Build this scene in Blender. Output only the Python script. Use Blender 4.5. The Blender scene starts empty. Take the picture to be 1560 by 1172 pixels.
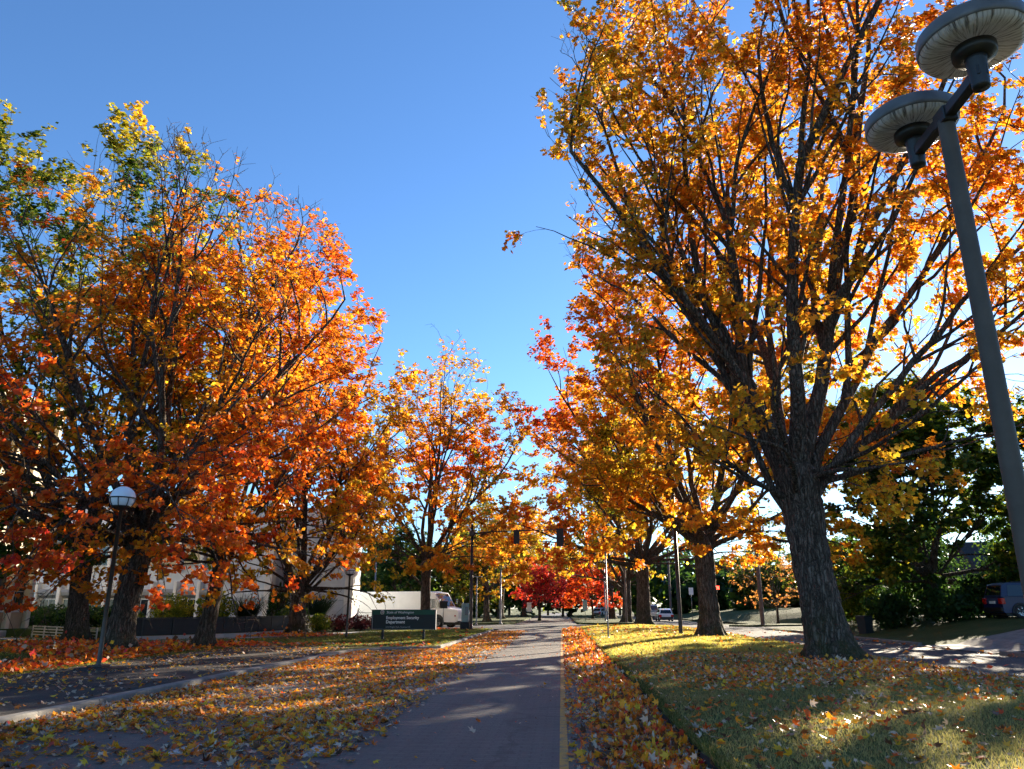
import bpy, math, random
import numpy as np
from mathutils import Vector, Matrix

# ------------------------------------------------------------------ camera, sky, sun, exposure
S = bpy.context.scene
COL = S.collection
R = math.radians
cam_d = bpy.data.cameras.new("camera"); cam = bpy.data.objects.new("camera", cam_d); COL.objects.link(cam)
cam_d.sensor_width = 36.0; cam_d.lens = 36.0 * 1150 / 1560; cam_d.clip_end = 4000; cam_d.clip_start = 0.05
cam.location = (0, 0, 1.65)
cam.rotation_euler = (R(90) + math.atan(340 / 1150), 0, R(3.58))
S.camera = cam

SUN_AZ, SUN_EL = 30.0, 16.0            # degrees right of the road direction (+Y), degrees above the horizon
world = bpy.data.worlds.new("World"); S.world = world; world.use_nodes = True
wn = world.node_tree
bg = wn.nodes["Background"]
sky = wn.nodes.new("ShaderNodeTexSky"); sky.sky_type = 'NISHITA'; sky.sun_disc = False
sky.sun_elevation = R(SUN_EL); sky.sun_rotation = R(SUN_AZ)
sky.altitude = 50; sky.air_density = 1.0; sky.dust_density = 0.12; sky.ozone_density = 6.0
wn.links.new(sky.outputs[0], bg.inputs[0]); bg.inputs[1].default_value = 0.068
sun_d = bpy.data.lights.new("sun", 'SUN'); sun_d.energy = 5.0; sun_d.angle = R(0.55); sun_d.color = (1.0, 0.86, 0.66)
sun = bpy.data.objects.new("sun", sun_d); COL.objects.link(sun)
sv = Vector((math.sin(R(SUN_AZ)) * math.cos(R(SUN_EL)), math.cos(R(SUN_AZ)) * math.cos(R(SUN_EL)), math.sin(R(SUN_EL))))
sun.rotation_euler = sv.to_track_quat('Z', 'Y').to_euler(); sun.location = (40, 60, 60)
S.view_settings.view_transform = 'Standard'; S.view_settings.look = 'None'
S.view_settings.exposure = 2.0; S.view_settings.gamma = 1.0; S.view_settings.use_curve_mapping = False
S.render.engine = 'CYCLES'
cy = S.cycles
cy.max_bounces = 12; cy.diffuse_bounces = 8; cy.glossy_bounces = 3; cy.transmission_bounces = 6; cy.transparent_max_bounces = 8
cy.volume_bounces = 0
cy.use_adaptive_sampling = True; cy.adaptive_threshold = 0.02
cy.sample_clamp_indirect = 6.0
cy.caustics_reflective = False; cy.caustics_refractive = False
cy.use_denoising = True
try:
    cy.denoiser = 'OPENIMAGEDENOISE'; cy.denoising_input_passes = 'RGB_ALBEDO_NORMAL'
except Exception:
    pass

rng = np.random.default_rng(7)
random.seed(7)

# ------------------------------------------------------------------ materials
MATS = {}
def new_mat(name):
    m = bpy.data.materials.new(name); m.use_nodes = True
    nt = m.node_tree; b = nt.nodes["Principled BSDF"]
    MATS[name] = m
    return m, nt, b
def node(nt, t, **kw):
    n = nt.nodes.new(t)
    for k, v in kw.items(): setattr(n, k, v)
    return n
def ramp(nt, fac, stops):
    r = node(nt, "ShaderNodeValToRGB"); e = r.color_ramp.elements
    while len(e) > 1: e.remove(e[-1])
    e[0].position = stops[0][0]; e[0].color = (*stops[0][1], 1)
    for p, c in stops[1:]:
        x = e.new(p); x.color = (*c, 1)
    nt.links.new(fac, r.inputs[0]); return r.outputs[0]
def noise(nt, scale, detail=4, rough=.55, vec=None, dims='3D'):
    n = node(nt, "ShaderNodeTexNoise"); n.noise_dimensions = dims
    n.inputs["Scale"].default_value = scale; n.inputs["Detail"].default_value = detail; n.inputs["Roughness"].default_value = rough
    if vec is not None: nt.links.new(vec, n.inputs["Vector"])
    return n
def objcoord(nt, scale=None):
    t = node(nt, "ShaderNodeTexCoord"); o = t.outputs["Object"]
    if scale is None: return o
    m = node(nt, "ShaderNodeMapping"); m.inputs["Scale"].default_value = scale
    nt.links.new(o, m.inputs["Vector"]); return m.outputs[0]
def bump(nt, b, h, strength=.3, dist=.02):
    n = node(nt, "ShaderNodeBump"); n.inputs["Strength"].default_value = strength; n.inputs["Distance"].default_value = dist
    nt.links.new(h, n.inputs["Height"]); nt.links.new(n.outputs[0], b.inputs["Normal"]); return n
def mixc(nt, fac, a, b, mode='MIX'):
    m = node(nt, "ShaderNodeMix"); m.data_type = 'RGBA'; m.blend_type = mode
    for i, v in ((0, fac), (6, a), (7, b)):
        if isinstance(v, (int, float)): m.inputs[i].default_value = v
        elif isinstance(v, tuple): m.inputs[i].default_value = (*v, 1)
        else: nt.links.new(v, m.inputs[i])
    return m.outputs[2]
def mathn(nt, op, a, b=None, c=None, clamp=False):
    m = node(nt, "ShaderNodeMath"); m.operation = op; m.use_clamp = clamp
    for i, v in enumerate((a, b, c)):
        if v is None: continue
        if isinstance(v, (int, float)): m.inputs[i].default_value = v
        else: nt.links.new(v, m.inputs[i])
    return m.outputs[0]

def simple(name, col, rough=.6, var=.25, scale=3.0, metal=0.0, spec=.5, bmp=.0, bscale=60, coat=0):
    m, nt, b = new_mat(name)
    v = objcoord(nt)
    n = noise(nt, scale, 6, .65, v)
    lo = tuple(max(0, c * (1 - var)) for c in col); hi = tuple(min(1, c * (1 + var)) for c in col)
    nt.links.new(ramp(nt, n.outputs[0], [(.3, lo), (.7, hi)]), b.inputs["Base Color"])
    b.inputs["Roughness"].default_value = rough; b.inputs["Metallic"].default_value = metal
    b.inputs["Specular IOR Level"].default_value = spec; b.inputs["Coat Weight"].default_value = coat
    if bmp:
        n2 = noise(nt, bscale, 3, .6, v); bump(nt, b, n2.outputs[0], bmp, .01)
    return m
def emit(name, col, strength):
    m, nt, b = new_mat(name)
    b.inputs["Base Color"].default_value = (*col, 1); b.inputs["Emission Color"].default_value = (*col, 1)
    b.inputs["Emission Strength"].default_value = strength; return m

simple("concrete", (.42, .41, .38), .85, .18, 1.2, bmp=.25, bscale=40)
simple("kerb_concrete", (.19, .178, .158), .9, .4, 2.5, bmp=.4, bscale=30)
simple("panel_concrete", (.60, .64, .68), .85, .10, .8, bmp=.12, bscale=30)
simple("white_concrete", (.80, .79, .75), .8, .08, .8, bmp=.1, bscale=30)
simple("cream_stone", (.74, .63, .45), .8, .10, 1.0, bmp=.1, bscale=30)
simple("tan_panel", (.45, .32, .19), .8, .15, 1.5)
simple("soffit", (.30, .31, .32), .85, .1, 1.0)
simple("dark_metal", (.022, .020, .019), .45, .25, 6, spec=.5)
simple("bronze_metal", (.060, .047, .038), .4, .3, 5, metal=.6)
simple("lamp_bronze", (.105, .078, .058), .6, .2, 3, spec=.3)
simple("grey_metal", (.20, .20, .20), .45, .25, 6, metal=.7)
simple("aluminium", (.42, .43, .44), .38, .2, 5, metal=.8)
m, nt, b = new_mat("lamp_canopy")        # weathered smoked acrylic
n_ = noise(nt, 4, 5, .6, objcoord(nt)); nt.links.new(ramp(nt, n_.outputs[0], [(.3, (.08, .078, .075)), (.7, (.18, .175, .17))]), b.inputs["Base Color"])
b.inputs["Roughness"].default_value = .35
tr = node(nt, "ShaderNodeBsdfTranslucent"); tr.inputs[0].default_value = (.62, .60, .55, 1)
ms = node(nt, "ShaderNodeMixShader"); ms.inputs[0].default_value = .18
nt.links.new(b.outputs[0], ms.inputs[1]); nt.links.new(tr.outputs[0], ms.inputs[2]); nt.links.new(ms.outputs[0], nt.nodes["Material Output"].inputs[0])
simple("rail_paint", (.62, .56, .45), .6, .1, 4)
simple("dark_panel", (.014, .015, .016), .6, .25, 3)
simple("black_plastic", (.012, .012, .013), .5, .2, 5)
simple("sign_dark", (.006, .016, .017), .65, .15, 2)
simple("sign_green", (.005, .070, .040), .65, .12, 2)
simple("sign_white", (.80, .80, .76), .5, .04, 4)
simple("sign_grey", (.35, .36, .36), .5, .04, 4)
simple("van_white", (.86, .85, .83), .38, .06, 1.5, coat=.2)
simple("car_white", (.80, .80, .79), .25, .03, 2, coat=.6)
simple("car_grey", (.32, .34, .33), .3, .05, 2, coat=.5)
simple("suv_blue", (.008, .018, .075), .4, .1, 2, coat=.15)
simple("rubber", (.016, .016, .017), .85, .2, 8)
simple("chrome", (.72, .73, .74), .18, .05, 4, metal=1)
simple("teal_box", (.30, .42, .39), .55, .1, 3)
simple("roof_shingle", (.028, .022, .018), .9, .3, 5, bmp=.3, bscale=20)
simple("house_wall", (.06, .05, .04), .85, .2, 2)
simple("trim_white", (.6, .58, .52), .6, .05, 3)
simple("wood_pole", (.16, .11, .08), .85, .3, 3, bmp=.3, bscale=20)
simple("red_lens", (.5, .01, .008), .25, .05, 3)
def paint(name, col):
    m, nt, b = new_mat(name); v = objcoord(nt)
    n1 = noise(nt, 7, 6, .75, v); n2 = noise(nt, 140, 3, .7, v)
    w_ = mathn(nt, 'ADD', mathn(nt, 'MULTIPLY', n1.outputs[0], .65), mathn(nt, 'MULTIPLY', n2.outputs[0], .35))
    nt.links.new(ramp(nt, w_, [(.36, tuple(c * .8 for c in col)), (.46, col), (.53, tuple(c * .6 + .05 for c in col)), (.58, (.15, .138, .118))]), b.inputs["Base Color"])
    b.inputs["Roughness"].default_value = .8; bump(nt, b, n2.outputs[0], .3, .01)
paint("yellow_paint", (.66, .32, .05)); paint("white_paint", (.60, .60, .58))
simple("soil", (.020, .014, .009), .95, .4, 12, bmp=.6, bscale=40)
simple("mulch", (.10, .035, .014), .95, .4, 8, bmp=.6, bscale=25)
emit("amber_light", (1.0, .55, .02), 7.0)
emit("red_light", (1.0, .04, .02), 3.0)

def glass(name, col, rough=.06):
    m, nt, b = new_mat(name)
    b.inputs["Base Color"].default_value = (*col, 1); b.inputs["Roughness"].default_value = rough
    b.inputs["Specular IOR Level"].default_value = .8; b.inputs["IOR"].default_value = 1.5
    n = noise(nt, 1.3, 2, .5, objcoord(nt)); bump(nt, b, n.outputs[0], .06, .05)
    return m
glass("window_glass", (.012, .015, .018)); glass("car_glass", (.01, .012, .013), .04)
glass("cab_glass", (.02, .024, .026), .05)

# frosted globe and ribbed diffuser of the lamps
m, nt, b = new_mat("globe_glass")
b.inputs["Base Color"].default_value = (.82, .82, .84, 1); b.inputs["Roughness"].default_value = .35
b.inputs["Subsurface Weight"].default_value = .5; b.inputs["Subsurface Radius"].default_value = (.1, .1, .1)
m, nt, b = new_mat("ribbed_diffuser")
uv = node(nt, "ShaderNodeTexCoord").outputs["Object"]
sx = node(nt, "ShaderNodeSeparateXYZ"); nt.links.new(uv, sx.inputs[0])
ang = mathn(nt, 'ARCTAN2', sx.outputs[1], sx.outputs[0])
cmb = node(nt, "ShaderNodeCombineXYZ"); nt.links.new(mathn(nt, 'MULTIPLY', ang, 16.0), cmb.inputs[0])
rad2 = mathn(nt, 'POWER', mathn(nt, 'ADD', mathn(nt, 'POWER', sx.outputs[0], 2.0), mathn(nt, 'POWER', sx.outputs[1], 2.0)), .5)
nt.links.new(mathn(nt, 'MULTIPLY', rad2, 3.0), cmb.inputs[1])
n1 = noise(nt, 1.0, 5, .7, cmb.outputs[0])
nt.links.new(ramp(nt, n1.outputs[0], [(.34, (.05, .045, .04)), (.42, (.35, .32, .27)), (.52, (.75, .72, .65)), (.8, (.85, .84, .80))]), b.inputs["Base Color"])
b.inputs["Roughness"].default_value = .22
b.inputs["Transmission Weight"].default_value = 0.0
bump(nt, b, mathn(nt, 'SINE', mathn(nt, 'MULTIPLY', ang, 90.0)), .35, .01)
tr = node(nt, "ShaderNodeBsdfTranslucent"); nt.links.new(ramp(nt, n1.outputs[0], [(.34, (.08, .07, .06)), (.44, (.55, .5, .42)), (.52, (.9, .87, .8)), (.8, (.95, .93, .9))]), tr.inputs[0])
ms = node(nt, "ShaderNodeMixShader"); ms.inputs[0].default_value = .45
nt.links.new(b.outputs[0], ms.inputs[1]); nt.links.new(tr.outputs[0], ms.inputs[2])
nt.links.new(ms.outputs[0], nt.nodes["Material Output"].inputs[0])

# asphalt
def asphalt(name, base, wet=False, ripple=True):
    m, nt, b = new_mat(name); b.inputs["Specular IOR Level"].default_value = .5 if wet else .2
    v = objcoord(nt)
    fine = noise(nt, 170, 3, .7, v); big = noise(nt, .35, 5, .6, v)
    streak = noise(nt, 1.0, 4, .6, objcoord(nt, (2.2, .12, 1)))
    c1 = ramp(nt, fine.outputs[0], [(.32, tuple(x * .45 for x in base)), (.55, base), (.74, tuple(min(1, x * 2.6) for x in base))])
    c2 = mixc(nt, .55, c1, ramp(nt, big.outputs[0], [(.3, (.55, .55, .57)), (.7, (1.0, 1.0, 1.0))]), 'MULTIPLY')
    c3 = mixc(nt, .5, c2, ramp(nt, streak.outputs[0], [(.35, (.6, .6, .62)), (.65, (1, 1, 1))]), 'MULTIPLY')
    if ripple:
        bk = node(nt, "ShaderNodeTexBrick"); bk.inputs["Scale"].default_value = 1.0; bk.inputs["Brick Width"].default_value = .26; bk.inputs["Row Height"].default_value = .125
        bk.inputs["Mortar Size"].default_value = .016; bk.inputs["Mortar Smooth"].default_value = .4; bk.inputs["Color1"].default_value = (1, 1, 1, 1); bk.inputs["Color2"].default_value = (.82, .82, .84, 1); bk.inputs["Mortar"].default_value = (.52, .52, .54, 1)
        nt.links.new(v, bk.inputs["Vector"]); c3 = mixc(nt, .6, c3, bk.outputs[0], 'MULTIPLY')
    # fine tar-filled cracks
    vo = node(nt, "ShaderNodeTexVoronoi"); vo.feature = 'DISTANCE_TO_EDGE'; vo.inputs["Scale"].default_value = .22
    wv = noise(nt, 1.5, 4, .6, v); addv = node(nt, "ShaderNodeVectorMath"); addv.operation = 'MULTIPLY_ADD'
    nt.links.new(wv.outputs[1], addv.inputs[0]); addv.inputs[1].default_value = (.9, .9, 0); nt.links.new(v, addv.inputs[2])
    nt.links.new(addv.outputs[0], vo.inputs["Vector"])
    crack = ramp(nt, vo.outputs[0], [(.0, (1, 1, 1)), (.006, (1, 1, 1)), (.013, (0, 0, 0))])
    c4 = mixc(nt, mathn(nt, 'MULTIPLY', crack, .6), c3, tuple(x * .35 for x in base))
    nt.links.new(c4, b.inputs["Base Color"])
    sx = node(nt, "ShaderNodeSeparateXYZ"); nt.links.new(v, sx.inputs[0])
    h = fine.outputs[0]
    if ripple:
        wob = noise(nt, 2.5, 3, .6, v)
        ph = mathn(nt, 'ADD', mathn(nt, 'MULTIPLY', sx.outputs[1], 22.0), mathn(nt, 'MULTIPLY', wob.outputs[0], 7.0))
        h = mathn(nt, 'ADD', h, mathn(nt, 'MULTIPLY', mathn(nt, 'SINE', ph), .55))
    bump(nt, b, h, .75, .012)
    rn = noise(nt, .55, 5, .6, v)
    if wet:
        side = mathn(nt, 'MULTIPLY_ADD', sx.outputs[0], -.22, -.75, clamp=True)     # towards the left kerb
        wetf = mathn(nt, 'MULTIPLY', ramp(nt, rn.outputs[0], [(.46, (0, 0, 0)), (.58, (1, 1, 1))]), side)
        rr = mathn(nt, 'MULTIPLY_ADD', wetf, -.55, .68)
        nt.links.new(rr, b.inputs["Roughness"])
        nt.links.new(mixc(nt, mathn(nt, 'MULTIPLY', wetf, .55), c4, tuple(x * .3 for x in base)), b.inputs["Base Color"])
    else:
        nt.links.new(mathn(nt, 'MULTIPLY_ADD', rn.outputs[0], .2, .75), b.inputs["Roughness"])
    return m
asphalt("asphalt_main", (.185, .165, .138), wet=True)
asphalt("asphalt_path", (.085, .076, .066), ripple=False)
asphalt("asphalt_side", (.11, .108, .104), ripple=False)

def grass_ground(name, a, c, d):
    m, nt, b = new_mat(name)
    v = objcoord(nt)
    n1 = noise(nt, .5, 5, .65, v); n2 = noise(nt, 38, 4, .7, v)
    c1 = ramp(nt, n1.outputs[0], [(.3, a), (.55, c), (.75, d)])
    c2 = mixc(nt, .75, c1, ramp(nt, n2.outputs[0], [(.3, (.35, .35, .32)), (.65, (1.25, 1.25, 1.1))]), 'MULTIPLY')
    nt.links.new(c2, b.inputs["Base Color"]); b.inputs["Roughness"].default_value = .9; b.inputs["Specular IOR Level"].default_value = .15
    bump(nt, b, n2.outputs[0], .9, .04)
    return m
grass_ground("lawn", (.075, .090, .025), (.125, .135, .040), (.19, .175, .065))
grass_ground("far_lawn", (.05, .07, .02), (.08, .10, .03), (.12, .12, .045))

# colour carried per leaf / blade
def leaf_mat(name, trans=.45, rough=.55, tint=(1.25, 1.15, .8)):
    m, nt, b = new_mat(name)
    at = node(nt, "ShaderNodeAttribute"); at.attribute_name = "leaf_tint"
    nt.links.new(at.outputs[0], b.inputs["Base Color"]); b.inputs["Roughness"].default_value = rough
    b.inputs["Specular IOR Level"].default_value = .3
    t = node(nt, "ShaderNodeBsdfTranslucent")
    nt.links.new(mixc(nt, 1.0, at.outputs[0], tint, 'MULTIPLY'), t.inputs[0])
    ms = node(nt, "ShaderNodeMixShader"); ms.inputs[0].default_value = trans
    nt.links.new(b.outputs[0], ms.inputs[1]); nt.links.new(t.outputs[0], ms.inputs[2])
    nt.links.new(ms.outputs[0], nt.nodes["Material Output"].inputs[0]); return m
leaf_mat("leaf", .6, .5, (1.2, 1.15, 1.0)); leaf_mat("fallen_leaf", .3, .4, (1.2, 1.1, .9)); leaf_mat("blade", .6, .6, (1.35, 1.3, .9))

# bark
def bark(name, a, c, moss=.0):
    m, nt, b = new_mat(name)
    v = objcoord(nt, (5, 5, .9)); v1 = objcoord(nt)
    n1 = noise(nt, 2.4, 6, .7, v); n2 = noise(nt, 1.7, 5, .6, v1); n3 = noise(nt, 30, 3, .6, v1)
    vo = node(nt, "ShaderNodeTexVoronoi"); vo.feature = 'DISTANCE_TO_EDGE'; vo.inputs["Scale"].default_value = 1.0
    wv = noise(nt, 3.0, 4, .6, v1); ad = node(nt, "ShaderNodeVectorMath"); ad.operation = 'MULTIPLY_ADD'
    nt.links.new(wv.outputs[1], ad.inputs[0]); ad.inputs[1].default_value = (3.2, 3.2, .9); nt.links.new(objcoord(nt, (12, 12, 1.25)), ad.inputs[2]); nt.links.new(ad.outputs[0], vo.inputs["Vector"])
    plate = ramp(nt, vo.outputs[0], [(.0, (0, 0, 0)), (.16, (.6, .6, .6)), (.4, (1, 1, 1))])
    c0 = ramp(nt, n1.outputs[0], [(.32, tuple(x * .45 for x in a)), (.5, a), (.7, c)])
    c1 = mixc(nt, .85, c0, mixc(nt, plate, (.18, .17, .16), (1.15, 1.12, 1.1)), 'MULTIPLY')
    lich = ramp(nt, n2.outputs[0], [(.62, (0, 0, 0)), (.70, (1, 1, 1))])
    c2 = mixc(nt, mathn(nt, 'MULTIPLY', lich, .35), c1, (.22, .22, .19))
    sx = node(nt, "ShaderNodeSeparateXYZ"); nt.links.new(v1, sx.inputs[0])
    mz = mathn(nt, 'MULTIPLY_ADD', sx.outputs[2], -.55, 1.0, clamp=True)
    ms_ = mathn(nt, 'MULTIPLY', mz, ramp(nt, n2.outputs[0], [(.38, (0, 0, 0)), (.55, (1, 1, 1))]))
    c3 = mixc(nt, mathn(nt, 'MULTIPLY', ms_, moss), c2, (.045, .05, .012))
    nt.links.new(c3, b.inputs["Base Color"]); b.inputs["Roughness"].default_value = .92; b.inputs["Specular IOR Level"].default_value = .2
    bump(nt, b, mathn(nt, 'ADD', mathn(nt, 'ADD', mathn(nt, 'MULTIPLY', n1.outputs[0], .5), mathn(nt, 'MULTIPLY', n3.outputs[0], .25)), plate), 1.0, .05)
    return m
bark("bark", (.15, .112, .085), (.28, .225, .18), .8)
bark("bark_grey", (.15, .118, .092), (.28, .24, .20), .4)
bark("twig_bark", (.085, .070, .058), (.15, .13, .115), 0)

# ------------------------------------------------------------------ mesh helpers
def tag(o, label=None, cat=None, group=None, kind=None):
    if label: o["label"] = label
    if cat: o["category"] = cat
    if group: o["group"] = group
    if kind: o["kind"] = kind
    return o
def link(name, me, mat, parent=None):
    o = bpy.data.objects.new(name, me); COL.objects.link(o)
    if mat and not me.materials: me.materials.append(MATS[mat])
    if parent is not None: o.parent = parent
    return o
def empty(name, loc, rz=0, **kw):
    o = bpy.data.objects.new(name, None); COL.objects.link(o); o.location = loc; o.rotation_euler = (0, 0, rz)
    o.empty_display_size = .2
    return tag(o, **kw)
class MB:
    def __init__(s): s.v = []; s.f = []; s.sm = []
    def add(s, vs, fs, smooth=False):
        k = len(s.v); s.v += [tuple(map(float, p)) for p in vs]; s.f += [tuple(i + k for i in f) for f in fs]; s.sm += [smooth] * len(fs); return s
    def box(s, lo, hi, bev=0.0):
        x0, y0, z0 = lo; x1, y1, z1 = hi
        if bev <= 0:
            return s.add([(x0, y0, z0), (x1, y0, z0), (x1, y1, z0), (x0, y1, z0), (x0, y0, z1), (x1, y0, z1), (x1, y1, z1), (x0, y1, z1)],
                  [(0, 3, 2, 1), (4, 5, 6, 7), (0, 1, 5, 4), (1, 2, 6, 5), (2, 3, 7, 6), (3, 0, 4, 7)])
        b = bev
        ring = lambda x0, y0, x1, y1, c, z: [(x0 + c, y0, z), (x1 - c, y0, z), (x1, y0 + c, z), (x1, y1 - c, z), (x1 - c, y1, z), (x0 + c, y1, z), (x0, y1 - c, z), (x0, y0 + c, z)]
        vs = ring(x0 + b, y0 + b, x1 - b, y1 - b, b * .5, z0) + ring(x0, y0, x1, y1, b, z0 + b) + ring(x0, y0, x1, y1, b, z1 - b) + ring(x0 + b, y0 + b, x1 - b, y1 - b, b * .5, z1)
        fs = [tuple(range(7, -1, -1)), tuple(range(24, 32))]
        for k in range(3):
            for i in range(8): j = (i + 1) % 8; fs.append((k * 8 + i, k * 8 + j, k * 8 + 8 + j, k * 8 + 8 + i))
        return s.add(vs, fs)
    def prism(s, poly, axis, a, b):
        """poly: 2-D points; axis 'x','y','z' is the extrusion axis"""
        def p3(p, t):
            return {'x': (t, p[0], p[1]), 'y': (p[0], t, p[1]), 'z': (p[0], p[1], t)}[axis]
        n = len(poly); vs = [p3(p, a) for p in poly] + [p3(p, b) for p in poly]
        fs = [tuple(range(n - 1, -1, -1)), tuple(range(n, 2 * n))] + [(i, (i + 1) % n, n + (i + 1) % n, n + i) for i in range(n)]
        return s.add(vs, fs)
    def lathe(s, prof, seg=24, c=(0, 0, 0), cap=True):
        vs = []; n = len(prof)
        for r, z in prof:
            for i in range(seg):
                a = 2 * math.pi * i / seg; vs.append((c[0] + r * math.cos(a), c[1] + r * math.sin(a), c[2] + z))
        fs = [(k * seg + i, k * seg + (i + 1) % seg, (k + 1) * seg + (i + 1) % seg, (k + 1) * seg + i) for k in range(n - 1) for i in range(seg)]
        s.add(vs, fs, True)
        if cap:
            k = len(s.v) - n * seg
            s.f += [tuple(k + i for i in range(seg - 1, -1, -1)), tuple(k + (n - 1) * seg + i for i in range(seg))]; s.sm += [False, False]
        return s
    def tube(s, pts, rad, seg=10):
        P = np.array([pts], float); Rr = np.array([rad if hasattr(rad, '__len__') else [rad] * len(pts)], float)
        v, f = tubes(P, Rr, seg, cap=True); return s.add(v.tolist(), [tuple(int(i) for i in q if i >= 0) for q in f], True)
    def build(s, name, mat, parent=None, loc=None, rot=None):
        me = bpy.data.meshes.new(name); me.from_pydata(s.v, [], s.f); me.polygons.foreach_set("use_smooth", s.sm); me.update()
        o = link(name, me, mat, parent)
        if loc: o.location = loc
        if rot: o.rotation_euler = rot
        return o
def tubes(P, Rd, S_, cap=False):
    """P (B,N,3) polylines, Rd (B,N) radii -> verts, quads"""
    B, N, _ = P.shape
    T = np.gradient(P, axis=1); T /= np.linalg.norm(T, axis=2, keepdims=True) + 1e-9
    mean = T.mean(1); ref = np.where(np.abs(mean[:, 2:3]) < .8, np.array([[0, 0, 1.]]), np.array([[1., 0, 0]]))
    U = np.cross(T, ref[:, None, :]); U /= np.linalg.norm(U, axis=2, keepdims=True) + 1e-9
    V = np.cross(T, U)
    a = np.arange(S_) * 2 * np.pi / S_
    ring = P[:, :, None, :] + Rd[:, :, None, None] * (np.cos(a)[None, None, :, None] * U[:, :, None, :] + np.sin(a)[None, None, :, None] * V[:, :, None, :])
    verts = ring.reshape(-1, 3)
    b = np.arange(B)[:, None, None] * N * S_; k = np.arange(N - 1)[None, :, None] * S_; i = np.arange(S_)[None, None, :]; j = (i + 1) % S_
    q = np.stack([b + k + i, b + k + j, b + k + S_ + j, b + k + S_ + i], -1).reshape(-1, 4)[:, ::-1]
    if cap and B == 1:
        e = [list(range(S_)), list(range((N - 1) * S_, N * S_))[::-1]]
        w = max(4, S_); qq = np.full((len(q) + 2, w), -1, int); qq[:len(q), :4] = q
        for t, row in enumerate(e): qq[len(q) + t, :S_] = row
        return verts, qq
    return verts, q
def np_mesh(name, verts, faces, smooth=False, cols=None):
    """fast mesh from arrays, all faces the same size"""
    me = bpy.data.meshes.new(name); n, k = faces.shape
    me.vertices.add(len(verts)); me.vertices.foreach_set("co", np.ascontiguousarray(verts, np.float32).ravel())
    me.loops.add(n * k); me.loops.foreach_set("vertex_index", np.ascontiguousarray(faces, np.int32).ravel())
    me.polygons.add(n); me.polygons.foreach_set("loop_start", np.arange(0, n * k, k, dtype=np.int32))
    try: me.polygons.foreach_set("loop_total", np.full(n, k, np.int32))
    except Exception: pass
    if smooth: me.polygons.foreach_set("use_smooth", np.ones(n, bool))
    me.update(calc_edges=True)
    if cols is not None:
        at = me.attributes.new("leaf_tint", 'FLOAT_COLOR', 'POINT')
        at.data.foreach_set("color", np.ascontiguousarray(np.concatenate([cols, np.ones((len(cols), 1))], 1), np.float32).ravel())
    return me

# ------------------------------------------------------------------ leaves
# outlines (x across, y along, z cup), fans from vertex 0
STAR = np.array([(0, 0, 0), (.50, .12, .06), (.24, .36, -.02), (.56, .72, .10), (.17, .66, -.02), (0, 1.12, .08), (-.17, .66, -.02), (-.56, .72, .10), (-.24, .36, -.02), (-.50, .12, .06)], float)
MAPLE = np.array([(0, 0, 0), (.54, .22, .06), (.20, .42, -.02), (.46, .86, .10), (0, 1.12, .06), (-.46, .86, .10), (-.20, .42, -.02), (-.54, .22, .06)], float)
KITE = np.array([(0, 0, 0), (.52, .42, .08), (.17, .60, 0), (0, 1.1, .06), (-.17, .60, 0), (-.52, .42, .08)], float)
TRI = np.array([(0, 0, 0), (.48, .55, .05), (0, 1.1, 0), (-.48, .55, .05)], float)
def leaf_geo(P, Nn, T, size, col, tmpl, curl=1.0):
    n = len(P); Nn = Nn / (np.linalg.norm(Nn, axis=1, keepdims=True) + 1e-9)
    T = T - (T * Nn).sum(1, keepdims=True) * Nn; T /= np.linalg.norm(T, axis=1, keepdims=True) + 1e-9
    X = np.cross(T, Nn); k = len(tmpl)
    t = tmpl.copy(); c = np.asarray(curl) * np.ones(n)
    V = P[:, None, :] + size[:, None, None] * (t[None, :, 0:1] * X[:, None, :] + (t[None, :, 1:2] - .3) * T[:, None, :] + (t[None, :, 2:3] * c[:, None, None]) * Nn[:, None, :])
    fan = np.array([(0, i, i + 1) for i in range(1, k - 1)])
    F = (np.arange(n)[:, None, None] * k + fan[None]).reshape(-1, 3)
    return V.reshape(-1, 3), F, np.repeat(col, k, axis=0)
def leaf_mesh(name, P, Nn, T, size, col, tmpl, curl=1.0):
    v, f, c = leaf_geo(P, Nn, T, size, col, tmpl, curl); return np_mesh(name, v, f, False, c)
def mixed_mesh(name, arr, cu, groups):
    vs, fs, cs, k0 = [], [], [], 0
    for q, tm in groups:
        if not q.any(): continue
        v, f, c = leaf_geo(*[a[q] for a in arr], tm, cu[q]); vs.append(v); fs.append(f + k0); cs.append(c); k0 += len(v)
    return np_mesh(name, np.concatenate(vs), np.concatenate(fs), False, np.concatenate(cs))
class Noise3:
    def __init__(s, seed, scale):
        g = np.random.default_rng(seed); s.k = g.normal(size=(7, 3)) / scale * 2.2; s.p = g.uniform(0, 6.28, 7)
    def __call__(s, P): return np.sin(P @ s.k.T + s.p).sum(1) / 3.2
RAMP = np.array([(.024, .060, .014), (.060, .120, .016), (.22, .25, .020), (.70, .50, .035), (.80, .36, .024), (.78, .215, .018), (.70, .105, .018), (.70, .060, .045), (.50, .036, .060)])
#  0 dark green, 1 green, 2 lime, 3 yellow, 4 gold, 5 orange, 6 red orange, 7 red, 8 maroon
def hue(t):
    t = np.clip(t, 0, 7.999); i = t.astype(int); f = (t - i)[:, None]; return RAMP[i] * (1 - f) + RAMP[i + 1] * f

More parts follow.
